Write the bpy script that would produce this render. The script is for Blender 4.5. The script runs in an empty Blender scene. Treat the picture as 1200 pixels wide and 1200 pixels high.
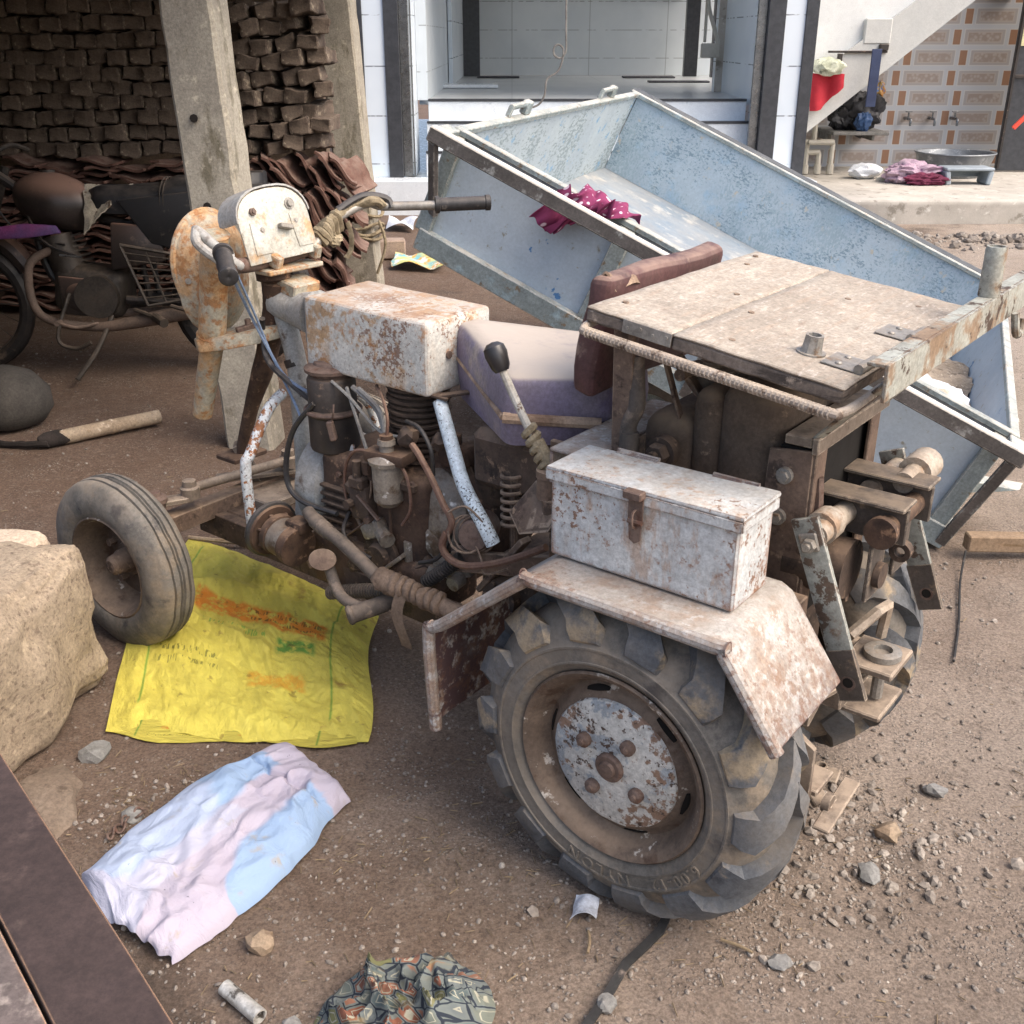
import bpy, bmesh, math, random
from mathutils import Vector as V, Matrix, Euler, noise
random.seed(11)
R = math.radians
scene = bpy.context.scene
COL = scene.collection

# ------------------------------------------------------------------ mesh builder
def rotm(rot):
    if rot is None: return Matrix.Identity(3)
    if isinstance(rot, Matrix): return rot.to_3x3()
    return Euler([R(a) for a in rot], 'XYZ').to_matrix()

def frame_from(axis):
    z = V(axis).normalized()
    x = V((0, 0, 1)).cross(z) if abs(z.z) < .95 else V((0, 1, 0)).cross(z)
    x.normalize()
    return Matrix((x, z.cross(x), z)).transposed()

class MB:
    def __init__(s): s.bm = bmesh.new(); s.uv = s.bm.loops.layers.uv.new('UVMap')
    def add(s, t):
        me = bpy.data.meshes.new('tmp'); t.to_mesh(me); t.free()
        s.bm.from_mesh(me); bpy.data.meshes.remove(me); return s
    def box(s, c, size, rot=None, bev=.002, seg=1):
        t = bmesh.new(); t.loops.layers.uv.new('UVMap')
        bmesh.ops.create_cube(t, size=1)
        for v in t.verts: v.co = V((v.co.x*size[0], v.co.y*size[1], v.co.z*size[2]))
        b = min(bev, min(size)*.45)
        if b > 0: bmesh.ops.bevel(t, geom=t.edges[:], offset=b, segments=seg, affect='EDGES', profile=.5)
        m = rotm(rot); c = V(c)
        for v in t.verts: v.co = m @ v.co + c
        return s.add(t)
    def b2(s, lo, hi, bev=.002):
        lo, hi = V(lo), V(hi); return s.box((lo+hi)/2, [abs(hi[i]-lo[i]) for i in range(3)], None, bev)
    def bar(s, p0, p1, w, h, roll=0, bev=.002):
        p0, p1 = V(p0), V(p1); d = p1-p0; f = frame_from(d) @ Matrix.Rotation(R(roll), 3, 'Z')
        return s.box((p0+p1)/2, (w, h, d.length), f, bev)
    def rings(s, rings, closed=True, cap=True, uvs=None):
        bm = s.bm; vs = [[bm.verts.new(p) for p in r] for r in rings]; n = len(vs[0])
        for i in range(len(vs)-1):
            for j in range(n if closed else n-1):
                k = (j+1) % n
                f = bm.faces.new((vs[i][j], vs[i][k], vs[i+1][k], vs[i+1][j]))
                f.smooth = True
        if cap and closed:
            bm.faces.new(vs[0][::-1]); bm.faces.new(vs[-1])
        return s
    def cyl(s, p0, p1, r0, r1=None, n=20, cap=True, bev=0):
        p0, p1 = V(p0), V(p1); r1 = r0 if r1 is None else r1
        f = frame_from(p1-p0); L = (p1-p0).length
        prof = [(r0, 0), (r1, L)]
        if bev: prof = [(r0-bev, 0), (r0, bev), (r1, L-bev), (r1-bev, L)]
        return s.lathe(prof, p0, p1-p0, n, cap)
    def lathe(s, prof, o, axis, n=32, cap=True):
        f = frame_from(axis); o = V(o); rings = []
        for r, h in prof:
            rings.append([o + f @ V((r*math.cos(a), r*math.sin(a), h)) for a in [2*math.pi*i/n for i in range(n)]])
        return s.rings(rings, True, cap)
    def tube(s, pts, r, n=10, smooth=True, closed=False, res=5, cap=True):
        P = [V(p) for p in pts]
        rr = r if isinstance(r, (list, tuple)) else [r]*len(P)
        if smooth and len(P) > 2:
            Q, Rr = [], []; m = len(P)
            for i in range(m if closed else m-1):
                g = lambda k: P[k % m] if closed else P[max(0, min(m-1, k))]
                a, b, c, d = g(i-1), g(i), g(i+1), g(i+2)
                for k in range(res):
                    t = k/res
                    Q.append(.5*((2*b)+(c-a)*t+(2*a-5*b+4*c-d)*t*t+(3*b-a-3*c+d)*t**3))
                    Rr.append(rr[i]*(1-t)+rr[(i+1) % m]*t)
            if not closed: Q.append(P[-1]); Rr.append(rr[-1])
            P, rr = Q, Rr
        m = len(P); rings = []; prev = None
        for i in range(m):
            if closed: t = P[(i+1) % m]-P[i-1]
            else: t = P[min(m-1, i+1)]-P[max(0, i-1)]
            if t.length < 1e-9: t = V((0, 0, 1))
            t.normalize()
            if prev is None: f = frame_from(t)
            else:
                x = prev.col[0]-t*prev.col[0].dot(t)
                x = x.normalized() if x.length > 1e-6 else frame_from(t).col[0]
                f = Matrix((x, t.cross(x), t)).transposed()
            prev = f
            rings.append([P[i]+f @ V((rr[i]*math.cos(a), rr[i]*math.sin(a), 0)) for a in [2*math.pi*k/n for k in range(n)]])
        if closed: rings.append(rings[0])
        return s.rings(rings, True, cap and not closed)
    def helix(s, p0, p1, rad, wire, turns, n=8, per=14):
        p0, p1 = V(p0), V(p1); f = frame_from(p1-p0); L = (p1-p0).length; k = int(turns*per)
        return s.tube([p0+f @ V((rad*math.cos(2*math.pi*i/per), rad*math.sin(2*math.pi*i/per), L*i/k)) for i in range(k+1)], wire, n, False)
    def prism(s, poly, vec, bev=0):
        t = bmesh.new(); t.loops.layers.uv.new('UVMap'); vec = V(vec)
        vs = [t.verts.new(V(p)-vec/2) for p in poly]; f = t.faces.new(vs)
        r = bmesh.ops.extrude_face_region(t, geom=[f])
        for e in r['geom']:
            if isinstance(e, bmesh.types.BMVert): e.co += vec
        bmesh.ops.recalc_face_normals(t, faces=t.faces[:])
        if bev: bmesh.ops.bevel(t, geom=t.edges[:], offset=bev, segments=2, affect='EDGES', profile=.5)
        return s.add(t)
    def hexnut(s, p, axis, r, h, hole=True):
        s.lathe([(r, 0), (r, h*.85), (r*.88, h)], p, axis, 6)
        if hole:
            a = V(axis).normalized(); s.cyl(V(p)+a*h, V(p)+a*(h*1.6), r*.5, n=10)
        return s
    def ball(s, c, r, sc=(1, 1, 1), rot=None, sub=3, nz=0, nf=3):
        t = bmesh.new(); t.loops.layers.uv.new('UVMap')
        bmesh.ops.create_icosphere(t, subdivisions=sub, radius=1)
        m = rotm(rot); c = V(c)
        for v in t.verts:
            d = v.co.normalized(); k = 1+nz*noise.fractal(d*nf+c*7, 1, 2, 3)
            v.co = m @ V((d.x*r*sc[0]*k, d.y*r*sc[1]*k, d.z*r*sc[2]*k)) + c
        for f in t.faces: f.smooth = True
        return s.add(t)
    def grid(s, fn, nu, nv):
        vs = [[s.bm.verts.new(fn(i/nu, j/nv)) for j in range(nv+1)] for i in range(nu+1)]
        for i in range(nu):
            for j in range(nv):
                f = s.bm.faces.new((vs[i][j], vs[i+1][j], vs[i+1][j+1], vs[i][j+1])); f.smooth = True
                for l, (a, b) in zip(f.loops, ((i, j), (i+1, j), (i+1, j+1), (i, j+1))): l[s.uv].uv = (a/nu, b/nv)
        return s
    def solidify(s, th):
        bm = s.bm; bmesh.ops.recalc_face_normals(bm, faces=bm.faces[:]); bm.normal_update()
        F0 = bm.faces[:]; B0 = [e for e in bm.edges if e.is_boundary]
        cp = {v: bm.verts.new(v.co-v.normal*th) for v in bm.verts[:]}
        for f in F0:
            g = bm.faces.new([cp[v] for v in reversed(f.verts)]); g.smooth = True
            uv = {l.vert: l[s.uv].uv.copy() for l in f.loops}
            for l, v in zip(g.loops, reversed(f.verts)): l[s.uv].uv = uv[v]
        for e in B0:
            a, c = e.verts; bm.faces.new((a, c, cp[c], cp[a]))
        return s
    def xform(s, M):
        for v in s.bm.verts: v.co = M @ v.co
        return s
    def rough(s, amt, sc, seed=0):
        for v in s.bm.verts: v.co += noise.noise_vector(v.co*sc+V((seed, seed, seed)))*amt
        return s
    def subdiv(s, cuts=1):
        bmesh.ops.subdivide_edges(s.bm, edges=s.bm.edges[:], cuts=cuts, use_grid_fill=True); return s
    def build(s, name, mat, parent=None, loc=(0, 0, 0), ang=35, rot=None, recalc=True):
        bm = s.bm
        if recalc: bmesh.ops.recalc_face_normals(bm, faces=bm.faces[:])
        for f in bm.faces: f.smooth = True
        for e in bm.edges:
            if len(e.link_faces) == 2:
                try: e.smooth = e.calc_face_angle() < R(ang)
                except Exception: pass
        me = bpy.data.meshes.new(name); bm.to_mesh(me); bm.free()
        o = bpy.data.objects.new(name, me); COL.objects.link(o)
        if mat: me.materials.append(mat)
        o.location = loc
        if rot is not None: o.rotation_euler = rot
        if parent: o.parent = parent
        return o

def tag(o, label=None, cat=None, group=None, kind=None):
    if label: o['label'] = label
    if cat: o['category'] = cat
    if group: o['group'] = group
    if kind: o['kind'] = kind
    return o
def empty(name, loc=(0, 0, 0), rot=(0, 0, 0)):
    o = bpy.data.objects.new(name, None); COL.objects.link(o); o.location = loc; o.rotation_euler = rot
    o.empty_display_size = .1
    return o
def copy_tree(o, parent=None):
    c = o.copy(); COL.objects.link(c)
    if parent: c.parent = parent
    for ch in list(o.children): copy_tree(ch, c)
    return c

# ------------------------------------------------------------------ materials
def lin(c):
    if isinstance(c, str):
        c = [int(c[i:i+2], 16)/255 for i in (0, 2, 4)]
        c = [x/12.92 if x < .04045 else ((x+.055)/1.055)**2.4 for x in c]
    return (c[0], c[1], c[2], 1)

class NT:
    def __init__(s, name):
        s.m = bpy.data.materials.new(name); s.m.use_nodes = True
        s.t = s.m.node_tree; s.t.nodes.clear()
        s.out = s.n('ShaderNodeOutputMaterial'); s.b = s.n('ShaderNodeBsdfPrincipled')
        s.l(s.b.outputs[0], s.out.inputs[0]); s.tc = s.n('ShaderNodeTexCoord')
    def n(s, ty, **k):
        nd = s.t.nodes.new(ty)
        for a, b in k.items(): setattr(nd, a, b)
        return nd
    def l(s, a, b): s.t.links.new(a, b)
    def set(s, sock, v):
        if hasattr(v, 'links') or hasattr(v, 'is_linked'): s.l(v, sock)
        else: sock.default_value = v
    def math(s, op, a, b=0.0, c=None, clamp=False):
        nd = s.n('ShaderNodeMath', operation=op, use_clamp=clamp); s.set(nd.inputs[0], a); s.set(nd.inputs[1], b)
        if c is not None: s.set(nd.inputs[2], c)
        return nd.outputs[0]
    def mapr(s, v, lo, hi, a=0., b=1., smooth=True):
        nd = s.n('ShaderNodeMapRange'); nd.interpolation_type = 'SMOOTHSTEP' if smooth else 'LINEAR'
        s.set(nd.inputs[0], v)
        for i, x in zip((1, 2, 3, 4), (lo, hi, a, b)): nd.inputs[i].default_value = x
        return nd.outputs[0]
    def vec(s, coord='Object', scale=(1, 1, 1), loc=(0, 0, 0), rot=(0, 0, 0)):
        nd = s.n('ShaderNodeMapping'); s.l(s.tc.outputs[coord], nd.inputs[0])
        nd.inputs['Scale'].default_value = scale; nd.inputs['Location'].default_value = loc; nd.inputs['Rotation'].default_value = rot
        return nd.outputs[0]
    def noise(s, vec, sc=5, det=6, rough=.6, dist=0.):
        nd = s.n('ShaderNodeTexNoise'); s.l(vec, nd.inputs['Vector'])
        nd.inputs['Scale'].default_value = sc; nd.inputs['Detail'].default_value = det
        nd.inputs['Roughness'].default_value = rough; nd.inputs['Distortion'].default_value = dist
        return nd.outputs[0]
    def voro(s, vec, sc=5, feature='F1', rnd=1.):
        nd = s.n('ShaderNodeTexVoronoi', feature=feature); s.l(vec, nd.inputs['Vector'])
        nd.inputs['Scale'].default_value = sc; nd.inputs['Randomness'].default_value = rnd
        return nd
    def mix(s, fac, a, b):
        nd = s.n('ShaderNodeMix', data_type='RGBA'); s.set(nd.inputs[0], fac)
        for sock, v in ((nd.inputs[6], a), (nd.inputs[7], b)):
            if isinstance(v, (tuple, list, str)): sock.default_value = lin(v)
            else: s.l(v, sock)
        return nd.outputs[2]
    def xyz(s, vec):
        nd = s.n('ShaderNodeSeparateXYZ'); s.l(vec, nd.inputs[0]); return nd.outputs

MATS = {}
def mat(name, base, var=None, vs=6, layers=(), rough=.75, rvar=.15, metal=0., bump=None, edge=None, dust=None, rand=None, coord='Object', spec=.4, grain=.24, halo=None):
    """base + variation + noise layers + worn edges + settled dust"""
    g = NT(name); i = [0]
    def seed(): i[0] += 1; return (i[0]*3.7, i[0]*1.9, i[0]*5.3)
    col = lin(base) if isinstance(base, str) else base
    c = None
    if rand:
        oi = g.n('ShaderNodeObjectInfo'); c = g.mix(oi.outputs['Random'], base, rand)
    if var:
        f = g.mapr(g.noise(g.vec(coord, loc=seed()), vs, 5), .35, .65)
        c = g.mix(f, c if c is not None else base, var)
    if c is None: c = g.mix(0., base, base)
    ro = None; h = None
    rn = g.noise(g.vec(coord, loc=seed()), 25, 4)
    ro = g.math('ADD', g.math('MULTIPLY', rn, rvar*2), rough-rvar)
    for L in layers:
        v = g.vec(coord, L.get('st', (1, 1, 1)), seed(), L.get('rot', (0, 0, 0)))
        nz = g.noise(v, L.get('sc', 10), L.get('det', 8), L.get('ro', .65), L.get('dist', 0.))
        if L.get('mod'):
            big = g.noise(g.vec(coord, loc=seed()), L['mod'], 3)
            nz = g.math('ADD', nz, g.math('MULTIPLY', g.math('SUBTRACT', big, .5), L.get('mamt', .6)))
        f = g.math('MULTIPLY', g.mapr(nz, L['lo'], L['hi']), L.get('amt', 1.))
        c = g.mix(f, c, L['col'])
        if 'h' in L:
            x = g.math('MULTIPLY', f, L['h']); h = x if h is None else g.math('ADD', h, x)
        if 'rough' in L:
            nd = g.n('ShaderNodeMix'); g.l(f, nd.inputs[0]); g.l(ro, nd.inputs[2]); nd.inputs[3].default_value = L['rough']; ro = nd.outputs[0]
    if grain:
        gn = g.noise(g.vec(coord, loc=seed()), 110, 8, .8)
        g2 = g.noise(g.vec(coord, loc=seed()), 17, 7, .72)
        k = g.math('MULTIPLY', g.mapr(gn, .40, .60, 1-grain, 1+grain*.7, False), g.mapr(g2, .38, .62, 1-grain*.45, 1+grain*.35, False))
        vm = g.n('ShaderNodeVectorMath', operation='SCALE'); g.l(c, vm.inputs[0]); g.l(k, vm.inputs['Scale']); c = vm.outputs[0]
    geo = g.n('ShaderNodeNewGeometry')
    if edge:
        bv = g.n('ShaderNodeBevel', samples=4); bv.inputs[0].default_value = edge.get('r', .006)
        dp = g.n('ShaderNodeVectorMath', operation='DOT_PRODUCT'); g.l(bv.outputs[0], dp.inputs[0]); g.l(geo.outputs['Normal'], dp.inputs[1])
        e = g.math('SUBTRACT', 1., dp.outputs['Value'])
        nz = g.noise(g.vec(coord, loc=seed()), edge.get('sc', 40), 5)
        f = g.math('MULTIPLY', g.mapr(e, .01, .12), g.mapr(nz, edge.get('lo', .42), edge.get('hi', .55)))
        c = g.mix(f, c, edge['col'])
    if halo:
        bv = g.n('ShaderNodeBevel', samples=6); bv.inputs[0].default_value = halo.get('r', .03)
        dp = g.n('ShaderNodeVectorMath', operation='DOT_PRODUCT'); g.l(bv.outputs[0], dp.inputs[0]); g.l(geo.outputs['Normal'], dp.inputs[1])
        e = g.mapr(g.math('SUBTRACT', 1., dp.outputs['Value']), .0, .25)
        nz = g.noise(g.vec(coord, loc=seed(), scale=halo.get('st', (1, 1, 1))), halo.get('sc', 30), 8, .7)
        f = g.mapr(g.math('ADD', nz, g.math('MULTIPLY', e, halo.get('k', .22))), .56, .68)
        c = g.mix(g.math('MULTIPLY', f, halo.get('amt', .85)), c, halo['col'])
    if dust:
        nx = g.xyz(geo.outputs['Normal'])
        nz = g.noise(g.vec(coord, loc=seed()), dust.get('sc', 14), 7, .7)
        f = g.mapr(nx[2], dust.get('n0', .1), .95)
        f = g.math('ADD', g.math('MULTIPLY', f, dust.get('top', .8)), dust.get('all', .15))
        f = g.math('MULTIPLY', f, g.mapr(nz, dust.get('lo', .3), dust.get('hi', .65)), clamp=True)
        c = g.mix(f, c, dust['col'])
    g.l(c, g.b.inputs['Base Color']); g.l(ro, g.b.inputs['Roughness'])
    g.b.inputs['Metallic'].default_value = metal
    g.b.inputs['Specular IOR Level'].default_value = spec
    if bump:
        bn = g.noise(g.vec(coord, loc=seed()), bump[0], 6, .65)
        bn = g.math('MULTIPLY', bn, 1.)
        if h is not None: bn = g.math('ADD', bn, h)
        nd = g.n('ShaderNodeBump'); nd.inputs['Strength'].default_value = bump[1]; nd.inputs['Distance'].default_value = bump[2] if len(bump) > 2 else .004
        g.l(bn, nd.inputs['Height']); g.l(nd.outputs[0], g.b.inputs['Normal'])
    MATS[name] = g.m
    return g.m

RUST = 'a06a3c'; RUSTD = '5e3d2a'; DUST = 'b39d84'
PW = 'd2d7da'
M = MATS
mat('box_paint', 'c6c7c4', 'b4b8b9', 5, [dict(col='9b8a7c', sc=22, lo=.48, hi=.7, st=(1, 1, .25), amt=.5), dict(col='a68467', sc=40, lo=.54, hi=.68, st=(1, 1, .3), mod=4, mamt=.7, amt=.6), dict(col='7b5740', sc=95, lo=.6, hi=.66, mod=5, mamt=.7, amt=.9)], .6, bump=(60, .3, .002), halo=dict(col='84593d', r=.03, sc=42, k=.2), edge=dict(col='54382a', r=.005, lo=.36, hi=.46), dust=dict(col='a89a88', top=.35, all=.04))
mat('lid_paint', 'c6c7c4', 'b4b8b9', 5, [dict(col='9b8a7c', sc=22, lo=.48, hi=.7, st=(1, 1, .25), amt=.5), dict(col='a68467', sc=40, lo=.54, hi=.68, st=(1, 1, .3), mod=4, mamt=.7, amt=.6), dict(col='7b5740', sc=95, lo=.6, hi=.66, mod=5, mamt=.7, amt=.9)], .6, bump=(60, .3, .002), edge=dict(col='54382a', r=.005, lo=.36, hi=.46), dust=dict(col='a89a88', top=.35, all=.04))
mat('tank_paint', 'cac8c0', 'b9bab5', 5, [dict(col='c0a17c', sc=8, lo=.5, hi=.7, st=(1, 1, .4), mod=3, mamt=.5, amt=.6), dict(col='a8804f', sc=40, lo=.57, hi=.7, mod=4, mamt=1.2, amt=.75), dict(col='70482f', sc=110, lo=.61, hi=.68, mod=6, mamt=.9, amt=.8)], .62, bump=(70, .3, .002), halo=dict(col='a5713f', r=.035, sc=30, k=.17, amt=.75), edge=dict(col='5e4232', r=.006, lo=.38, hi=.5), dust=dict(col='a0836a', top=.75, all=.02, sc=9))
mat('fork_paint', 'aba594', '999382', 8, [dict(col='b48c5f', sc=16, lo=.42, hi=.62, mod=4, mamt=.6, amt=.85), dict(col='97663a', sc=40, lo=.51, hi=.62, mod=5, mamt=.5, amt=.8)], .65, bump=(70, .3, .002), edge=dict(col='8a5d38', r=.005))
mat('panel_paint', 'b8b7ad', 'a8a69b', 9, [dict(col='b08a5c', sc=14, lo=.52, hi=.66, mod=3, mamt=.5, amt=.8), dict(col='8a8577', sc=60, lo=.6, hi=.68)], .55, bump=(60, .2, .002), edge=dict(col='8d7355', r=.003))
mat('fender_paint', 'aaa7a1', '988c81', 7, [dict(col='8f7866', sc=22, lo=.46, hi=.64, mod=4, mamt=.6, amt=.75), dict(col='b0ada8', sc=46, lo=.55, hi=.62, mod=4, mamt=.7), dict(col='744f39', sc=80, lo=.57, hi=.67, mod=5, mamt=.8, amt=.65)], .7, bump=(60, .45, .002), halo=dict(col='75533f', r=.02, sc=44, k=.07, amt=.5), edge=dict(col='513c3c', r=.008, lo=.38, hi=.5), dust=dict(col='8f8275', top=.4, all=.05))
mat('chip_paint', 'bcc0c2', None, 5, [dict(col='8a5c3c', sc=75, lo=.52, hi=.57, mod=9, mamt=.6, h=-.5), dict(col='4a3a33', sc=95, lo=.58, hi=.62)], .6, bump=(60, .3, .002))
mat('chip_black', 'ccd6da', None, 5, [dict(col='3a3532', sc=170, lo=.53, hi=.58, mod=8, mamt=.5, h=-.5), dict(col='6a4c3b', sc=30, lo=.6, hi=.68)], .55, bump=(60, .3, .002))
mat('brown_steel', '5b4a40', '6e5b4e', 9, [dict(col='3c2f29', sc=22, lo=.52, hi=.62), dict(col='8a7460', sc=35, lo=.58, hi=.66)], .75, bump=(50, .4, .002), edge=dict(col='9a8774', r=.004), dust=dict(col='9c8670', top=.6, all=.12))
mat('grime', '3a2f29', '4a3c33', 12, [dict(col='221c19', sc=16, lo=.52, hi=.62), dict(col='7a6553', sc=40, lo=.58, hi=.68)], .8, bump=(45, .5, .003), dust=dict(col='86705d', top=.6, all=.12))
mat('engine_rust', '4b382d', '3a2b23', 9, [dict(col='2d211c', sc=14, lo=.5, hi=.64), dict(col='80644f', sc=30, lo=.57, hi=.67)], .8, bump=(45, .5, .003), dust=dict(col='8a705a', top=.55, all=.12))
mat('gear_brown', '4f4238', '5f5145', 7, [dict(col='332a25', sc=18, lo=.55, hi=.68), dict(col='8a7562', sc=24, lo=.6, hi=.7)], .85, bump=(90, .6, .003), dust=dict(col='8d7862', top=.85, all=.1, sc=7))
mat('alu_dirty', '8f887e', '7b7268', 9, [dict(col='5b4a3c', sc=14, lo=.5, hi=.62, mod=4), dict(col='d8d5cf', sc=25, lo=.6, hi=.68)], .55, metal=.3, bump=(50, .35, .002), dust=dict(col='8c7762', top=.5, all=.1))
mat('cowl_paint', 'a3a5a3', '92908b', 7, [dict(col='5a4c42', sc=14, lo=.58, hi=.7), dict(col='7898b5', sc=6, lo=.72, hi=.76)], .6, bump=(50, .3, .002), dust=dict(col='9c8a78', top=.4, all=.08))
mat('black_metal', '252323', '35312f', 8, [dict(col='6b5a4c', sc=30, lo=.6, hi=.68)], .5, bump=(50, .3, .002), dust=dict(col='7c695a', top=.7, all=.08), spec=.4)
mat('black_plastic', '262627', '333233', 9, [dict(col='5d5751', sc=25, lo=.58, hi=.7)], .45, dust=dict(col='7b7066', top=.35, all=.05))
mat('rubber_hose', '4a443f', '57504a', 12, [dict(col='7d6f62', sc=25, lo=.52, hi=.65)], .8, bump=(40, .4, .002), dust=dict(col='8d7c6c', top=.5, all=.15))
mat('cap_rust', '6c5a50', '5b4a41', 8, [dict(col='5b4034', sc=25, lo=.54, hi=.64)], .65, bump=(50, .3, .002))
mat('wrap_cloth', '84705f', '6f5d4e', 14, [dict(col='5e4d40', sc=20, lo=.56, hi=.68)], .95, bump=(60, .7, .003))
mat('brown_pipe', '63483b', '70564a', 9, [dict(col='57392d', sc=20, lo=.54, hi=.66)], .7, bump=(50, .3, .002), dust=dict(col='9a8069', top=.4, all=.05))
mat('knob_black', '2b2a2c', '1e1d1e', 9, [], .35, spec=.6, dust=dict(col='6d655e', top=.25, all=.02), grain=.08)
mat('lever_white', 'b5b1a8', 'a7a196', 14, [dict(col='6a5648', sc=50, lo=.57, hi=.62)], .6, bump=(50, .3, .002))
mat('tyre', '5c5852', '6c6862', 7, [dict(col='37373a', sc=12, lo=.56, hi=.68, mod=3), dict(col='7d7162', sc=11, lo=.53, hi=.68, mod=3)], .85, bump=(60, .4, .002), dust=dict(col='8d8172', top=.55, all=.42, sc=7, lo=.35, hi=.68))
mat('lug_rubber', '515458', '626466', 6, [dict(col='2c2e32', sc=9, lo=.58, hi=.7), dict(col='9a8a72', sc=9, lo=.53, hi=.66, mod=3)], .75, bump=(60, .35, .002), dust=dict(col='8f816e', top=.35, all=.25, sc=6, lo=.38, hi=.7))
mat('rim_rust', '6d5e51', '574a40', 8, [dict(col='4a372b', sc=14, lo=.53, hi=.65), dict(col='cbc3b6', sc=24, lo=.6, hi=.66, mod=5)], .75, bump=(60, .35, .002), dust=dict(col='9c8670', top=.5, all=.1))
mat('disc_paint', 'c2c0b9', 'b3b2ac', 8, [dict(col='969c9f', sc=26, lo=.55, hi=.6, mod=6, mamt=.6), dict(col='7d5f49', sc=55, lo=.55, hi=.62, mod=6, mamt=.8, amt=.9), dict(col='4b3c33', sc=90, lo=.59, hi=.64, mod=9, mamt=.5)], .6, bump=(50, .3, .002))
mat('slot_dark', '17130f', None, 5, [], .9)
mat('seat_purple', '6c637c', '79707f', 5, [dict(col='9d8f86', sc=7, lo=.5, hi=.68, mod=3), dict(col='6a5f80', sc=9, lo=.55, hi=.68)], .55, bump=(14, .3, .01), dust=dict(col='b5a99c', top=1.15, all=.08, sc=4, lo=.15, hi=.55, n0=.4))
mat('seat_red', '4c3233', '583a3a', 6, [dict(col='8a7468', sc=16, lo=.56, hi=.7), dict(col='3e2b2b', sc=9, lo=.55, hi=.66)], .55, bump=(30, .3, .004), dust=dict(col='8f7668', top=.8, all=.12))
mat('torn_foam', 'a48d78', '7d6654', 18, [], .9, bump=(40, .6, .004))
# weathered plywood: grain along Y
mat('board_wood', 'aaa092', '9d9284', 4, [dict(col='a3917f', sc=26, lo=.5, hi=.68, st=(3.0, .3, 1), amt=.7), dict(col='8d7c6d', sc=60, lo=.58, hi=.68, st=(1.6, .5, 1), amt=.7), dict(col='bfb4a8', sc=50, lo=.54, hi=.66, st=(2.2, .5, 1), amt=.7), dict(col='857669', sc=6, lo=.6, hi=.74, amt=.7)], .85, bump=(60, .5, .003), edge=dict(col='6e6056', r=.004))
mat('board_edge', '7d7167', '6a5f56', 9, [dict(col='4a423c', sc=20, lo=.53, hi=.66, st=(.4, .4, 3)), dict(col='a89888', sc=24, lo=.58, hi=.68)], .9, bump=(60, .5, .003))
mat('rebar_steel', '8f8378', 'a4988b', 16, [dict(col='5b4b40', sc=30, lo=.52, hi=.62)], .7, bump=(60, .3, .002), dust=dict(col='b8a894', top=.5, all=.1))
mat('galv', '98958f', '85817a', 12, [dict(col='7b6652', sc=22, lo=.58, hi=.68)], .5, metal=.4, bump=(50, .2, .002), dust=dict(col='b39d84', top=.3, all=.05))
mat('arm_paint', 'a3a59c', '8f8d82', 6, [dict(col='84694e', sc=20, lo=.5, hi=.64, mod=4, mamt=.7, amt=.85), dict(col='4a3a2f', sc=40, lo=.56, hi=.63, mod=5, mamt=.7)], .65, bump=(50, .3, .002), edge=dict(col='5b4738', r=.005))
mat('link_paint', '8d8f88', '7d7e77', 8, [dict(col='54463b', sc=30, lo=.56, hi=.6, mod=5, mamt=.7), dict(col='6f5a49', sc=12, lo=.58, hi=.68)], .6, bump=(50, .3, .002), edge=dict(col='cfc8ba', r=.004))
mat('hitch_dusty', '75695d', '665a4f', 9, [dict(col='5d4e42', sc=16, lo=.55, hi=.66)], .75, bump=(50, .4, .002), edge=dict(col='c3b39f', r=.004), dust=dict(col='b7a48f', top=.5, all=.1))
mat('hitch_dark', '4a4440', '5a524b', 9, [dict(col='7b6a5a', sc=25, lo=.56, hi=.68)], .65, metal=.2, bump=(50, .3, .002), edge=dict(col='b5a692', r=.004), dust=dict(col='9a8873', top=.5, all=.08))
mat('white_rod', 'a99d8e', '9a8a78', 9, [dict(col='98806a', sc=18, lo=.56, hi=.68)], .5, bump=(50, .2, .002))
mat('wire_blue', '6f7f96', None, 5, [], .5)
mat('wire_grey', '8a8883', '6e6a66', 12, [], .55)
mat('rope', '978a72', '786b55', 30, [], .95, bump=(90, .7, .004))
# trailer
mat('trailer_in', 'acbbc5', '9fb0bd', 3, [dict(col='86abc6', sc=7, lo=.48, hi=.68, mod=2, mamt=.5, amt=.6), dict(col='8fa3ad', sc=70, lo=.53, hi=.6, st=(1.3, 1.3, .7), dist=.3, amt=.7, mod=3, mamt=.7), dict(col='6b8391', sc=90, lo=.57, hi=.62, st=(.7, .7, 1.2), dist=.4, amt=.75, mod=4, mamt=.7), dict(col='b9b3a4', sc=20, lo=.62, hi=.7)], .55, bump=(40, .2, .002), grain=.08)
mat('trailer_end', 'b4bfc3', 'a7b3ba', 4, [dict(col='8b989b', sc=50, lo=.54, hi=.58, st=(.6, .6, 1.5), dist=.3, mod=3, mamt=.6), dict(col='7fa3bf', sc=14, lo=.58, hi=.64), dict(col='a8895e', sc=10, lo=.66, hi=.74)], .55, bump=(40, .2, .002), grain=.08)
mat('trailer_floor', '7a8894', '88949e', 3, [dict(col='b3b4b0', sc=9, lo=.52, hi=.66), dict(col='6f8396', sc=15, lo=.58, hi=.66)], .42, bump=(40, .2, .002), dust=dict(col='a89c8c', top=.35, all=0, sc=4), grain=.08)
mat('trailer_out', 'b3bec6', 'a8b5bf', 3, [dict(col='4f7ba8', sc=9, lo=.67, hi=.69), dict(col='8f8c80', sc=22, lo=.6, hi=.68)], .5, bump=(40, .15, .002), grain=.08)
mat('trailer_frame', '8f9897', '838c8a', 6, [dict(col='7b6a55', sc=22, lo=.58, hi=.66), dict(col='96a7ab', sc=9, lo=.55, hi=.65)], .6, bump=(50, .25, .002), edge=dict(col='d8d4c8', r=.004), dust=dict(col='cfc6b8', top=.6, all=0))
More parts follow.
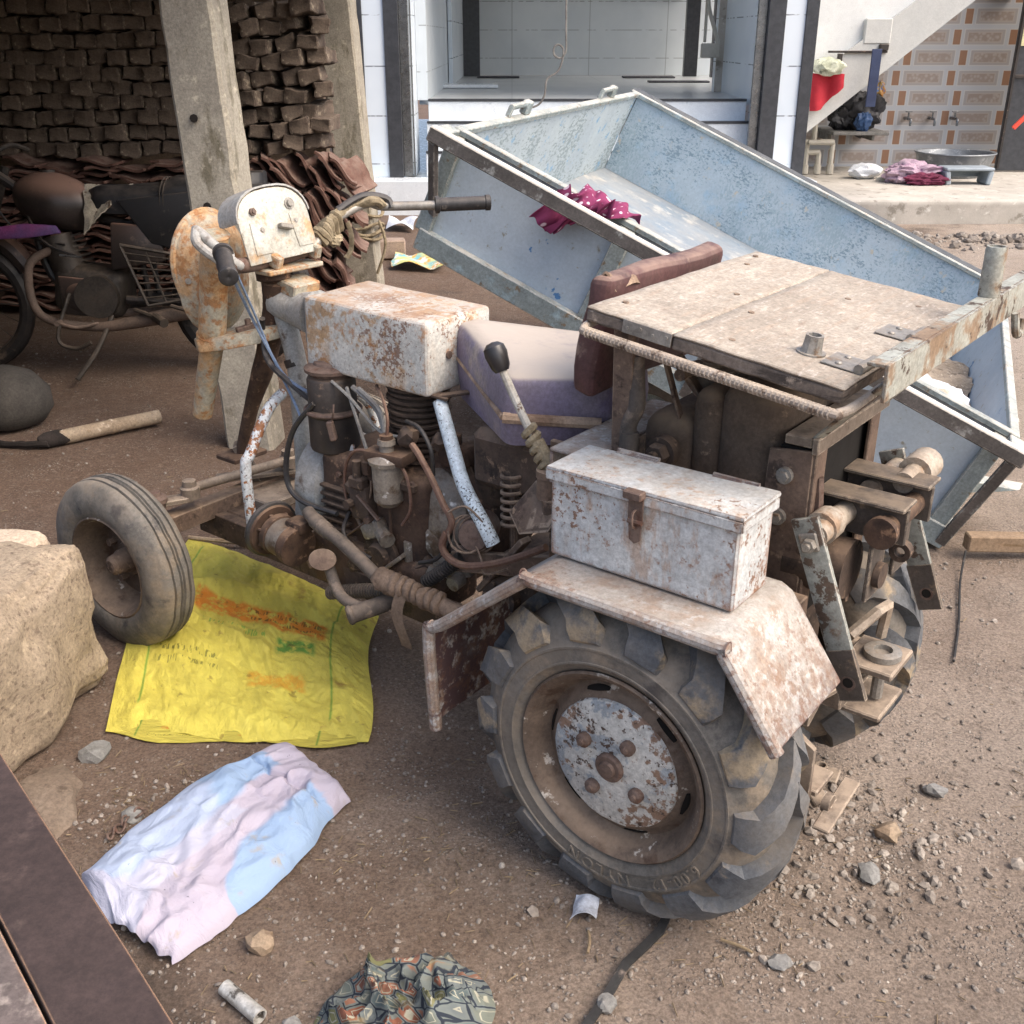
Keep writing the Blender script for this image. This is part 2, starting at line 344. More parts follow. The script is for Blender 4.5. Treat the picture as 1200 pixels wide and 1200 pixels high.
mat('trailer_rail', '57524d', '6b6560', 6, [dict(col='9b9a94', sc=14, lo=.56, hi=.66)], .6, bump=(50, .25, .002), dust=dict(col='d6d0c5', top=1.1, all=0, lo=.15, hi=.5, n0=.4), edge=dict(col='c9c2b5', r=.004))
# places
mat('concrete_post', '989184', 'a59e8f', 5, [dict(col='77705f', sc=10, lo=.53, hi=.66, st=(1, 1, .4)), dict(col='bcb3a0', sc=20, lo=.57, hi=.68), dict(col='4a443b', sc=9, lo=.7, hi=.74)], .9, bump=(40, .6, .004), edge=dict(col='b8ad98', r=.012))
mat('brick_brown', '62554b', '6c5f53', 8, [dict(col='3f3833', sc=7, lo=.54, hi=.66), dict(col='9a8c79', sc=18, lo=.58, hi=.68)], .95, bump=(40, .8, .005), rand='3a2f29')
mat('clay_tile', '5f4137', '6c4d42', 6, [dict(col='54392f', sc=9, lo=.53, hi=.66), dict(col='a08474', sc=24, lo=.6, hi=.7)], .9, bump=(40, .5, .003), rand='63453b', dust=dict(col='97867a', top=.5, all=.1))
mat('shed_sheet', '6b6864', '7a766f', 3, [dict(col='5a4638', sc=6, lo=.58, hi=.68)], .7)
mat('mud_wall', '6f5f50', '7f6e5d', 3, [dict(col='57493d', sc=8, lo=.52, hi=.66)], .95, bump=(14, .6, .01))
mat('granite', '3a3c40', '44464a', 20, [], .35, grain=.08)
mat('marble', 'dfe4e7', 'd5dce1', 2, [dict(col='b4bcc4', sc=6, lo=.6, hi=.72, dist=1.5)], .25, grain=.08)
mat('plaster', 'dddedb', 'd3d5d3', 2, [dict(col='b8b6ae', sc=5, lo=.58, hi=.72)], .85, bump=(30, .2, .003), grain=.08)
mat('soffit', 'b9bab6', 'c2c2bd', 2, [], .9, bump=(30, .2, .003), grain=.08)
mat('platform', 'b9b3a9', 'a9a399', 3, [dict(col='8b857a', sc=8, lo=.55, hi=.68), dict(col='d0cdc4', sc=14, lo=.58, hi=.7)], .85, bump=(30, .3, .003), grain=.08)
mat('steel_bright', '8f9192', '808284', 9, [], .3, metal=.8)
mat('tub_steel', '84888b', '767a7e', 9, [dict(col='a9acae', sc=14, lo=.55, hi=.68)], .45, metal=.4, grain=.08)
mat('pvc', 'b5b0a4', 'a8a294', 7, [dict(col='a3947f', sc=14, lo=.6, hi=.7)], .5, grain=.08)
mat('cloth_red', 'b8303c', 'a82a36', 7, [], .9, bump=(30, .4, .004), grain=.08)
mat('cloth_pale', 'd5d8c4', 'a9ad96', 9, [dict(col='6f7466', sc=12, lo=.6, hi=.66)], .9, bump=(30, .5, .006))
mat('cloth_pink', 'b09aa6', 'a08898', 8, [dict(col='8d6a86', sc=20, lo=.57, hi=.64)], .9, bump=(25, .5, .008))
mat('cloth_maroon', '6d2b44', '5b2139', 8, [], .9, bump=(25, .5, .008))
mat('bag_black', '222225', '2d2d31', 6, [], .45, bump=(12, .5, .02))
mat('bag_blue', '2a4468', '304e78', 6, [], .5, bump=(12, .4, .01))
mat('bag_orange', 'a8743a', 'a0844a', 8, [dict(col='4a72a8', sc=9, lo=.55, hi=.6)], .5)
mat('strap_navy', '2c3550', '36405c', 6, [], .7, grain=.08)
mat('stool_grey', '9aa4ab', '8b959c', 6, [], .5, grain=.08)
mat('paper_yellow', 'd9d3a6', None, 5, [], .8)
mat('paper_white', 'd8dade', 'c8ccd4', 9, [], .8)
mat('packet', '6fb6c4', 'd8d27a', 9, [dict(col='d9a24a', sc=14, lo=.52, hi=.56), dict(col='e6e3d8', sc=11, lo=.55, hi=.6)], .5, grain=.08)
mat('ribbon_red', 'e0503c', None, 5, [], .6, grain=.08)
mat('mat_dark', '45464a', '55565a', 20, [], .95)
# bike
mat('bike_black', '1f1f21', '2b2a2a', 6, [dict(col='5b5046', sc=14, lo=.58, hi=.7)], .45, dust=dict(col='6d6055', top=.6, all=.12))
mat('bike_seat', '1b1c1e', '232325', 5, [dict(col='4c4640', sc=14, lo=.6, hi=.7)], .5, bump=(30, .2, .002), dust=dict(col='5e5650', top=.5, all=.05), grain=.08)
mat('bike_tank', '262423', '302c2a', 6, [dict(col='5b4e44', sc=14, lo=.58, hi=.7)], .4, dust=dict(col='84685a', top=1.1, all=.05, lo=.15, hi=.45))
mat('bike_metal', '3b3733', '302d29', 9, [dict(col='3e3832', sc=16, lo=.53, hi=.66)], .55, metal=.3, bump=(40, .4, .003), dust=dict(col='7a6b5d', top=.5, all=.15))
mat('bike_rust', '5e5148', '6d5c50', 9, [], .8)
mat('bike_stripe', '5a4470', '8d3f6d', 4, [], .4)
mat('torn_grey', '8d867b', 'b0a692', 14, [dict(col='5b4a3c', sc=14, lo=.55, hi=.62)], .9, bump=(30, .6, .006))
# loose things
mat('stone_block', '8f806d', '9c8d79', 5, [dict(col='77685a', sc=70, lo=.52, hi=.64), dict(col='b5a48c', sc=22, lo=.55, hi=.7), dict(col='54493e', sc=110, lo=.64, hi=.69)], .95, bump=(35, .7, .006))
mat('stone_cap', 'b0a08c', 'baa995', 4, [dict(col='6d5b4c', sc=60, lo=.66, hi=.7), dict(col='b39b84', sc=14, lo=.55, hi=.68)], .95, bump=(40, .35, .004))
mat('plank_dark', '3a2e2a', '433632', 4, [dict(col='5a4b44', sc=14, lo=.55, hi=.72), dict(col='b8a894', sc=10, lo=.72, hi=.735)], .7, bump=(60, .25, .002), edge=dict(col='c49a78', r=.004, lo=.3, hi=.45))
mat('plank_grey', '6a5f5a', '5e5450', 6, [dict(col='857a72', sc=30, lo=.55, hi=.68)], .85, bump=(60, .35, .002), edge=dict(col='d0a27c', r=.005, lo=.3, hi=.45))
mat('pot_dark', '3b3834', '46423d', 7, [dict(col='3e3a36', sc=14, lo=.55, hi=.66)], .9, bump=(30, .4, .004))
mat('bamboo', '9a8b77', '8d7c68', 8, [dict(col='8a7862', sc=20, lo=.55, hi=.66, st=(.3, 3, 3)), dict(col='d3c6b2', sc=14, lo=.57, hi=.7)], .8, bump=(40, .4, .003))
mat('char', '1e1a18', '2f2926', 14, [], .95, bump=(30, .8, .006))
mat('pebble', '948b81', '766d64', 3, [dict(col='a89f93', sc=9, lo=.54, hi=.66)], .95)
mat('straw', '84735b', '75654f', 3, [], .9)
mat('stone_tan', '85715d', '91806c', 9, [dict(col='7d6955', sc=20, lo=.55, hi=.66)], .95, bump=(50, .6, .004))
mat('stone_grey', '73726e', '84827e', 14, [dict(col='66655f', sc=30, lo=.56, hi=.66)], .95, bump=(60, .6, .004))
mat('pipe_silver', '9c9992', 'c2c0ba', 20, [dict(col='55504a', sc=25, lo=.55, hi=.62)], .45, metal=.3, bump=(60, .3, .002))
mat('strap_rubber', '252424', '302f2e', 9, [dict(col='7d7066', sc=20, lo=.58, hi=.7)], .7, bump=(40, .4, .002))
mat('plastic_white', 'c7ccd4', 'b8bec8', 6, [], .3)
mat('wood_beam', '99866f', '8c765f', 5, [dict(col='80694f', sc=14, lo=.55, hi=.66, st=(.3, 3, 3))], .9, bump=(40, .5, .003))
mat('brick_pale', '9c8a7c', '8d7a6c', 8, [], .95, bump=(30, .5, .005))
mat('bag_white', 'd9dcdf', 'c9cdd2', 6, [dict(col='b3a692', sc=9, lo=.58, hi=.7)], .6, bump=(12, .5, .01))
mat('trailer_dirt', '857868', '968979', 8, [dict(col='5f554a', sc=25, lo=.53, hi=.64), dict(col='b5aa9b', sc=50, lo=.6, hi=.66)], .95, bump=(50, .8, .006))

mat('rail_dark', '4a4d50', '5a5c5d', 6, [dict(col='7d7d78', sc=14, lo=.57, hi=.68)], .6)
mat('rock_brown', '6f6154', '7d6f61', 9, [dict(col='584c41', sc=20, lo=.55, hi=.66)], .95, bump=(40, .7, .006))
# ------------------------------------------------------------------ special materials
def fin(g, c, rough=.8, bump=None):
    if not isinstance(c, (tuple, str)): g.l(c, g.b.inputs['Base Color'])
    if isinstance(rough, float): g.b.inputs['Roughness'].default_value = rough
    else: g.l(rough, g.b.inputs['Roughness'])
    g.b.inputs['Specular IOR Level'].default_value = .3
    if bump:
        nd = g.n('ShaderNodeBump'); nd.inputs['Strength'].default_value = bump[1]; nd.inputs['Distance'].default_value = bump[2]
        g.l(bump[0], nd.inputs['Height']); g.l(nd.outputs[0], g.b.inputs['Normal'])
    MATS[g.m.name] = g.m

def ground_mat():
    g = NT('dirt'); v = g.vec('Object')
    big = g.noise(v, .55, 5, .6); mid = g.noise(g.vec('Object', loc=(5, 3, 1)), 3.2, 7, .65); fine = g.noise(g.vec('Object', loc=(1, 9, 2)), 38, 9, .8)
    x = g.xyz(v)
    # soil turns redder inside the shed (far left); brightness of the right side is painted in as a paler mix
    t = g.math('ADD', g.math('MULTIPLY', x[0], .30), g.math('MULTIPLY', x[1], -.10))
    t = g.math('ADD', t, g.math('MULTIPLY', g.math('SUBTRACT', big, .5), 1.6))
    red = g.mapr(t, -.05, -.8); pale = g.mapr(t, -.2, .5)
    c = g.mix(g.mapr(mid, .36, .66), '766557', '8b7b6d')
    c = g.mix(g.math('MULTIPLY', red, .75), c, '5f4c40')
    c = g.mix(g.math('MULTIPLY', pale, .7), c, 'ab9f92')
    c = g.mix(g.math('MULTIPLY', g.mapr(fine, .52, .68), .55), c, '968a7e')
    c = g.mix(g.math('MULTIPLY', g.mapr(fine, .46, .32), .8), c, '4f4339')
    oil = g.noise(g.vec('Object', loc=(8, 2, 6)), 1.3, 6, .62)
    c = g.mix(g.math('MULTIPLY', g.mapr(oil, .57, .68), .6), c, '463d36')
    vo = g.voro(g.vec('Object', loc=(3, 3, 0)), 95)
    pm = g.math('MULTIPLY', g.mapr(vo.outputs['Distance'], .34, .22), g.mapr(g.noise(g.vec('Object', loc=(7, 1, 4)), 6, 5), .5, .6))
    pc = g.mix(g.xyz(vo.outputs['Color'])[0], '8b8076', 'c5bcb0')
    c = g.mix(g.math('MULTIPLY', pm, .5), c, pc)
    cr_ = g.noise(g.vec('Object', loc=(4, 4, 8)), 140, 5, .75)
    vm = g.n('ShaderNodeVectorMath', operation='SCALE'); g.l(c, vm.inputs[0]); g.l(g.mapr(cr_, .38, .62, .66, 1.28, False), vm.inputs['Scale']); c = vm.outputs[0]
    h = g.math('ADD', g.math('MULTIPLY', mid, .9), g.math('MULTIPLY', fine, .55)); h = g.math('ADD', h, g.math('MULTIPLY', pm, .35))
    fin(g, c, .97, (h, .95, .022))
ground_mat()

def sack_mat():
    g = NT('yellow_sack'); uv = g.vec('UV'); x = g.xyz(uv)
    wob = g.noise(g.vec('UV', scale=(4, 4, 1)), 1.0, 3); u = x[0]; v = g.math('ADD', x[1], g.math('MULTIPLY', g.math('SUBTRACT', wob, .5), .10))
    n1 = g.noise(g.vec('UV', scale=(7, 7, 1), loc=(3, 1, 0)), 1., 7, .65)
    c = g.mix(g.mapr(n1, .36, .64), 'd3c65a', 'c2b552')
    def band(val, a, b, s=.012):
        return g.math('MULTIPLY', g.mapr(val, a-s, a+s), g.mapr(val, b+s, b-s))
    def box(u0, u1, v0, v1): return g.math('MULTIPLY', band(u, u0, u1), band(v, v0, v1))
    worn = g.mapr(g.noise(g.vec('UV', scale=(22, 22, 1), loc=(9, 4, 0)), 1., 6, .7), .36, .54)
    c = g.mix(g.math('MULTIPLY', g.math('MULTIPLY', box(.2, .82, .60, .72), worn), .95), c, 'cf7d2c')
    # illegible worn print in rows of short strokes
    def print_rows(u0, u1, v0, v1, rows, dens, colr, amt):
        global_v = g.mapr(v, v0, v1, 0, rows, False)
        row = g.math('FRACT', global_v); rid = g.math('FLOOR', global_v)
        cx = g.n('ShaderNodeCombineXYZ'); g.l(g.math('MULTIPLY', u, dens), cx.inputs[0]); g.l(g.math('MULTIPLY', rid, 7.3), cx.inputs[1]); g.l(g.math('MULTIPLY', row, 1.2), cx.inputs[2])
        nz = g.n('ShaderNodeTexNoise'); g.l(cx.outputs[0], nz.inputs['Vector']); nz.inputs['Scale'].default_value = 1.; nz.inputs['Detail'].default_value = 2.
        f = g.math('MULTIPLY', g.mapr(nz.outputs[0], .53, .57), band(row, .28, .78, .06))
        return g.math('MULTIPLY', g.math('MULTIPLY', f, box(u0, u1, v0, v1)), amt)
    c = g.mix(print_rows(.46, .8, .615, .71, 2, 110, 0, .75), c, '4a3a1c')
    c = g.mix(print_rows(.28, .58, .50, .57, 1, 70, 0, .8), c, '6f9a3c')
    c = g.mix(print_rows(.14, .40, .28, .38, 2, 120, 0, .7), c, '55592b')
    c = g.mix(g.math('MULTIPLY', g.math('MULTIPLY', box(.62, .78, .46, .55), worn), .9), c, '4f8a3c')
    c = g.mix(g.math('MULTIPLY', g.math('MULTIPLY', box(.52, .74, .26, .34), worn), .8), c, 'd39a34')
    for a in (.10, .84):
        c = g.mix(g.math('MULTIPLY', g.math('MULTIPLY', band(u, a, a+.008, .004), band(v, .1, .95)), .8), c, '5f8f38')
    st = g.noise(g.vec('UV', scale=(5, 5, 1), loc=(2, 8, 0)), 1., 6, .6)
    c = g.mix(g.math('MULTIPLY', g.mapr(st, .6, .72), .8), c, '8f6c3c')
    st = g.noise(g.vec('UV', scale=(14, 14, 1), loc=(2, 3, 0)), 1., 5, .6)
    c = g.mix(g.math('MULTIPLY', g.mapr(st, .62, .7), .55), c, '6f5530')
    w = g.n('ShaderNodeTexWave'); g.l(g.vec('UV', scale=(1, 1, 1)), w.inputs[0]); w.inputs['Scale'].default_value = 60
    fin(g, c, .5, (g.noise(g.vec('UV', scale=(16, 10, 1), loc=(1, 1, 0)), 1., 8, .7, .6), .8, .018))
sack_mat()

def pastel_mat():
    g = NT('pastel_sheet'); uv = g.vec('UV'); x = g.xyz(uv)
    wob = g.math('MULTIPLY', g.math('SUBTRACT', g.noise(g.vec('UV', scale=(3, 3, 1)), 1., 3), .5), .22)
    u = g.math('ADD', x[0], wob); v = g.math('ADD', x[1], wob)
    # patchwork of washed blue and pink squares
    ck = g.math('MULTIPLY', g.mapr(u, .36, .42), g.mapr(g.math('SUBTRACT', u, g.math('MULTIPLY', g.mapr(v, .55, .8), .5)), .76, .70))
    ck = g.math('MAXIMUM', ck, g.mapr(v, .80, .84)); ck = g.math('MAXIMUM', ck, g.mapr(v, .13, .10))
    blk = g.math('MULTIPLY', g.mapr(v, .40, .43), g.mapr(u, .58, .55))
    c = g.mix(g.noise(g.vec('UV', scale=(4, 8, 1)), 1., 2), '8299b8', '93a9c2')
    c = g.mix(ck, c, g.mix(g.noise(g.vec('UV', scale=(3, 6, 1), loc=(4, 2, 0)), 1., 2), 'a79dab', 'aca8b4'))
    c = g.mix(g.math('MULTIPLY', blk, .55), c, 'b0b6c8')
    st = g.noise(g.vec('UV', scale=(6, 9, 1), loc=(2, 8, 0)), 1., 6, .6)
    edge = g.mapr(x[0], .62, .95)
    c = g.mix(g.math('MULTIPLY', g.mapr(g.math('ADD', st, g.math('MULTIPLY', edge, .03)), .6, .74), .75), c, '9c927f')
    st = g.noise(g.vec('UV', scale=(30, 45, 1), loc=(2, 3, 0)), 1., 4, .6)
    c = g.mix(g.math('MULTIPLY', g.mapr(st, .68, .73), .8), c, '5b5a60')
    fin(g, c, .85, (g.noise(g.vec('UV', scale=(5, 9, 1), loc=(1, 1, 0)), 1., 5, .55, .5), .45, .03))
pastel_mat()

def scarf_mat():
    g = NT('scarf_print'); v = g.vec('UV', scale=(1, 1, 1))
    vo = g.voro(v, 7.5, 'F1', .55); ed = g.voro(v, 7.5, 'DISTANCE_TO_EDGE', .55)
    cr = g.n('ShaderNodeValToRGB'); cr.color_ramp.interpolation = 'CONSTANT'
    el = cr.color_ramp.elements; cols = ['6b7067', '70704f', '86604f', '656b6a', '757354', '5b6665', '7d5343']
    el[0].position = 0; el[0].color = lin(cols[0]); el[1].position = 1/7; el[1].color = lin(cols[1])
    for i in range(2, 7): e = el.new(i/7); e.color = lin(cols[i])
    g.l(g.xyz(vo.outputs['Color'])[0], cr.inputs[0])
    d = ed.outputs['Distance']
    c = g.mix(g.mapr(d, .10, .13), '686e6b', cr.outputs[0])
    c = g.mix(g.math('MULTIPLY', g.mapr(d, .215, .225), g.mapr(d, .27, .26)), c, '9a9888')
    c = g.mix(g.mapr(g.math('ADD', d, g.math('MULTIPLY', g.math('SUBTRACT', g.noise(g.vec('UV', scale=(9, 9, 1)), 1., 4), .5), .10)), .055, .03), c, '2b313a')
    c = g.mix(g.math('MULTIPLY', g.mapr(g.noise(g.vec('UV', scale=(3, 3, 1)), 1., 6), .56, .7), .7), c, '8f7d58')
    fin(g, c, .95, (g.noise(g.vec('UV', scale=(30, 30, 1)), 1., 4), .3, .004))
scarf_mat()

def polka_mat():
    g = NT('polka_cloth'); v = g.vec('UV', scale=(1, 1, 1)); vo = g.voro(v, 8, 'F1', .3)
    c = g.mix(g.noise(v, 6, 3), '8a3a60', '73304f')
    c = g.mix(g.mapr(vo.outputs['Distance'], .24, .18), c, 'd9c3cf')
    fin(g, c, .9, (g.noise(v, 40, 4), .3, .004))
polka_mat()

def joint_mat(name, base, line, axis_rows, step, cols=None, var=None, dash=True, rough=.25):
    """glazed wall tile with thin joints; rows along Z, optional column joints"""
    g = NT(name); v = g.vec('Object'); x = g.xyz(v)
    c = g.mix(g.mapr(g.noise(v, .9, 4), .35, .65), base, var or base)
    fz = g.math('FRACT', g.math('DIVIDE', x[2], step))
    f = g.mapr(g.math('ABSOLUTE', g.math('SUBTRACT', fz, .5)), .485, .49)
    if dash: f = g.math('MULTIPLY', f, g.mapr(g.noise(g.vec('Object', loc=(2, 7, 1)), 9, 2), .42, .52))
    c = g.mix(g.math('MULTIPLY', f, .8), c, line)
    if cols:
        for ax in (0, 1):
            fx = g.math('FRACT', g.math('DIVIDE', x[ax], cols)); k = g.mapr(g.math('ABSOLUTE', g.math('SUBTRACT', fx, .5)), .493, .496)
            c = g.mix(g.math('MULTIPLY', k, .6), c, line)
    fin(g, c, rough)
joint_mat('pillar_tile', 'd8e1e8', '5b6066', 2, .42, var='cdd8e1')
joint_mat('room_tile', 'd5dce0', '8a9194', 2, .40, 1.2, var='c9d1d6', rough=.35)
joint_mat('floor_tile', 'c6cacb', '9a9fa1', 2, 50., 1.2, var='babfc1', dash=False, rough=.3)

def pattern_wall():
    g = NT('patterned_tile'); v = g.vec('Object'); x = g.xyz(v)
    z = g.math('DIVIDE', x[2], .2); row = g.math('FLOOR', z); fv = g.math('FRACT', z)
    par = g.math('PINGPONG', row, 1.)
    u = g.math('ADD', g.math('DIVIDE', x[0], .59), g.math('MULTIPLY', par, .16)); fu = g.math('FRACT', u)
    def band(val, a, b, s=.004): return g.math('MULTIPLY', g.mapr(val, a-s, a+s), g.mapr(val, b+s, b-s))
    def box(u0, u1, v0, v1): return g.math('MULTIPLY', band(fu, u0, u1), band(fv, v0, v1, .012))
    c = g.mix(g.noise(v, 3, 3), 'bcbfc4', 'b4b7bc')
    c = g.mix(box(.03, .19, .10, .90), c, 'c6c4c0'); c = g.mix(box(.045, .175, .14, .86), c, g.mix(g.noise(v, 22, 3), 'a07c64', '957460'))
    c = g.mix(box(.23, .97, .10, .90), c, 'c4c3c1'); c = g.mix(box(.245, .955, .14, .86), c, 'a9a5a4')
    c = g.mix(box(.29, .91, .24, .76), c, 'b3aaa4')
    w = g.voro(g.vec('Object', scale=(1, 0, 1)), 26)
    c = g.mix(g.math('MULTIPLY', box(.31, .89, .29, .71), g.mapr(w.outputs['Distance'], .1, .7)), c, 'a0948c')
    fin(g, c, .3)
pattern_wall()

# ------------------------------------------------------------------ sky, light, camera
w = bpy.data.worlds.new('World'); scene.world = w; w.use_nodes = True
nt = w.node_tree; bg = nt.nodes['Background']; sk = nt.nodes.new('ShaderNodeTexSky')
SUN_EL, SUN_AZ = R(52), R(118)      # azimuth measured from +Y towards +X : sun to the right, a little behind the camera
sk.sky_type = 'NISHITA'; sk.sun_disc = False; sk.sun_elevation = SUN_EL; sk.sun_rotation = SUN_AZ
sk.air_density = 1.; sk.dust_density = 6.; sk.ozone_density = 1.
nt.links.new(sk.outputs[0], bg.inputs[0]); bg.inputs[1].default_value = .15
sun = bpy.data.lights.new('sun', 'SUN'); sun.energy = .62; sun.angle = R(55); sun.color = (1, .965, .92)
so = bpy.data.objects.new('sun', sun); COL.objects.link(so)
sd = V((math.sin(SUN_AZ)*math.cos(SUN_EL), math.cos(SUN_AZ)*math.cos(SUN_EL), math.sin(SUN_EL)))
so.rotation_euler = sd.to_track_quat('Z', 'Y').to_euler(); so.location = sd*20
cam = bpy.data.cameras.new('camera'); cam.sensor_width = 36; cam.lens = 37.5; cam.clip_end = 500; cam.clip_start = .05
co = bpy.data.objects.new('camera', cam); COL.objects.link(co)
co.location = (0, 0, 1.5); co.rotation_euler = (R(90-24), 0, 0); scene.camera = co
scene.view_settings.view_transform = 'Standard'; scene.view_settings.look = 'None'
scene.view_settings.exposure = 1.12; scene.view_settings.gamma = 1
try:
    scene.cycles.max_bounces = 6; scene.cycles.use_denoising = True
except Exception: pass

# ------------------------------------------------------------------ ground
def gz(x, y):
    d = max(0., 1-max(abs(x), abs(y-4))/9.)
    return .012*noise.noise(V((x*1.7, y*1.7, 0)))*d + .006*noise.noise(V((x*6, y*6, 3)))*d + .004*noise.noise(V((x*19, y*19, 7)))*d - .006*d
def axis_vals(a, b, step, far):
    vals = []; x = a
    while x <= b+1e-6: vals.append(x); x += step
    s = step; lo, hi = [], []; x = a
    while x > -far: s *= 1.35; x -= s; lo.append(x)
    s = step; x = b
    while x < far: s *= 1.35; x += s; hi.append(x)
    return lo[::-1]+vals+hi
XS, YS = axis_vals(-2.4, 2.4, .024, 90), axis_vals(.6, 6.4, .024, 90)
verts = [(x, y, gz(x, y)) for y in YS for x in XS]; nx = len(XS)
faces = [(j*nx+i, j*nx+i+1, (j+1)*nx+i+1, (j+1)*nx+i) for j in range(len(YS)-1) for i in range(nx-1)]
me = bpy.data.meshes.new('ground'); me.from_pydata(verts, [], faces); me.polygons.foreach_set('use_smooth', [True]*len(faces))
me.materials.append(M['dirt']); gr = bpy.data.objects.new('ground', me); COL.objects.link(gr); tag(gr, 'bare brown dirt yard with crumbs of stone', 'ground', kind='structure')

# gravel and straw litter: nobody could count them
_t = bmesh.new(); bmesh.ops.create_icosphere(_t, subdivisions=1, radius=1); ICO_V = [v.co.copy() for v in _t.verts]; ICO_F = [tuple(v.index for v in f.verts) for f in _t.faces]; _t.free()
def scatter(name, spots, m, label, cat):
    vs, fs = [], []
    for x, y, r in spots:
        b = len(vs); q = Euler((random.uniform(0, 6), random.uniform(0, 6), random.uniform(0, 6))).to_matrix()
        sc = V((r*random.uniform(.7, 1.3), r*random.uniform(.6, 1.2), r*random.uniform(.45, .9)))
        sd_ = V((random.uniform(0, 99), 0, 0)); z = gz(x, y)+r*random.uniform(.05, .4)
        for c in ICO_V:
            k = 1+.35*noise.noise(c*1.3+sd_); p = q @ V((c.x*sc.x*k, c.y*sc.y*k, c.z*sc.z*k)); vs.append((x+p.x, y+p.y, z+p.z*.8))
        fs += [(b+a, b+c2, b+d) for a, c2, d in ICO_F]
    me = bpy.data.meshes.new(name); me.from_pydata(vs, [], fs); me.materials.append(m)
    o = bpy.data.objects.new(name, me); COL.objects.link(o); tag(o, label, cat, kind='stuff'); return o
def inside(x, y): return .76 < y < 9
spots = []
def cluster(cx, cy, sx, sy, n, r0, r1, pw=3.):
    for _ in range(n):
        x, y = random.gauss(cx, sx), random.gauss(cy, sy)
        if inside(x, y): spots.append((x, y, r0+(r1-r0)*random.random()**pw))
cluster(.62, 1.62, .17, .14, 420, .003, .014); cluster(.78, 1.72, .12, .1, 160, .003, .018)
cluster(.7, 1.8, .3, .3, 700, .0015, .008); cluster(.5, 1.5, .5, .35, 900, .0015, .007); cluster(-.15, 1.6, .3, .25, 650, .0015, .006)
cluster(.95, 2.1, .4, .4, 500, .002, .009); cluster(-.83, 1.85, .06, .08, 110, .002, .008)
cluster(.1, 1.45, .4, .2, 500, .001, .005); cluster(0.05, 1.95, .25, .25, 300, .0015, .006)
for _ in range(3800):
    y = 1.1+5.*random.random()**1.5; x = random.uniform(-.55, .55)*y*1.1
    spots.append((x, y, .0015+.007*random.random()**3))
cluster(3.6, 9.0, .8, .35, 700, .01, .05, 2.)
scatter('gravel', spots, M['pebble'], 'pale grey and tan gravel scattered over the dirt', 'gravel')
vs, fs = [], []
for _ in range(520):
    cx, cy, s = random.choice(((.05, 1.75, .22), (.15, 1.5, .3), (.55, 1.5, .3), (-.3, 1.6, .3), (-.8, 3.2, .6), (-.75, 1.85, .1), (.8, 1.9, .4)))
    x, y = random.gauss(cx, s), random.gauss(cy, s*.7)
    if y < .9: continue
    a = random.uniform(0, 6.3); L = random.uniform(.006, .028); wd = random.uniform(.0005, .0014); d = V((math.cos(a), math.sin(a), 0)); n_ = V((-d.y, d.x, 0))
    z0 = gz(x, y)+.003; b = len(vs); p0 = V((x, y, z0)); p1 = p0+d*L+V((0, 0, random.uniform(-.001, .004)))
    for p in (p0, p1):
        vs += [p+n_*wd, p-n_*wd, p+V((0, 0, wd*1.6))]
    fs += [(b, b+1, b+4, b+3), (b+1, b+2, b+5, b+4), (b+2, b, b+3, b+5), (b, b+2, b+1), (b+3, b+4, b+5)]
me = bpy.data.meshes.new('straw_litter'); me.from_pydata([tuple(v) for v in vs], [], fs); me.materials.append(M['straw'])
o = bpy.data.objects.new('straw_litter', me); COL.objects.link(o); tag(o, 'short bits of dry straw littering the dirt', 'straw', kind='stuff')

# ------------------------------------------------------------------ shed on the left
def post(name, base, top, wx, wy, rz, label, holes):
    b = MB(); d = V(top)-V(base)
    f = Matrix.Rotation(R(rz), 3, 'Z'); L = d.length; n = 26
    rings = []
    for i in range(n+1):
        t = i/n; c = V(base)+d*t
        q = []
        e = .012
        for x_, y_ in ((-1, -1), (1, -1), (1, 1), (-1, 1)):
            a_ = ((-1, 1) if x_*y_ > 0 else (1, -1)) if 0 else None
            pa, pb = (x_*wx/2, y_*(wy/2-e)), (x_*(wx/2-e), y_*wy/2)
            for px, py in ((pa, pb) if x_*y_ > 0 else (pb, pa)):
                p = V((px, py, 0)); q.append(c+f @ p+noise.noise_vector((c+p)*9)*.006)
        rings.append(q)
    b.rings(rings); o = b.build(name, M['concrete_post'], ang=25); tag(o, label, 'post')
    return o
p1 = post('concrete_post', (-1.035, 4.07, -.02), (-1.118, 4.07, 2.12), .19, .17, -7, 'weathered concrete post nearest the camera, behind the handlebar', 0)
b = MB()
for z_, dx in ((1.24, -.012), (.94, .0)): b.cyl((-1.105+dx, 3.99, z_), (-1.103+dx, 3.972, z_), .014, n=8)
b.build('bolt_hole', M['slot_dark'], p1)
p2 = post('concrete_post', (-.96, 7.04, -.02), (-1.08, 7.04, 2.25), .21, .2, -4, 'darker concrete post at the corner of the shed, rope tied round it', 0)
b = MB()
for z_ in (.33, .36, .40, .47): b.tube([(-.975+.145*math.cos(a), 7.04+.145*math.sin(a), z_+.015*math.sin(3*a+z_*40)) for a in [2*math.pi*i/14 for i in range(14)]], .011, 6, True, True, 3)
b.tube([(-.84, 6.9, .44), (-.80, 6.85, .30), (-.86, 6.84, .12)], .01, 6)
o = b.build('rope', M['rope']); tag(o, 'old rope wound round the foot of the corner post', 'rope')
b = MB()
for i in range(60):
    x0 = -4.9+i*.07; z_ = 2.64+.012*(1 if i % 2 else -1)
b.grid(lambda u, v: V((-5.6+5.05*u, 3.3+4.35*v, 2.08+.22*v+.016*math.sin(u*62*2))), 400, 4).solidify(.002)
tag(b.build('shed_roof', M['shed_sheet']), 'corrugated sheet roof over the dark shed', 'roof')
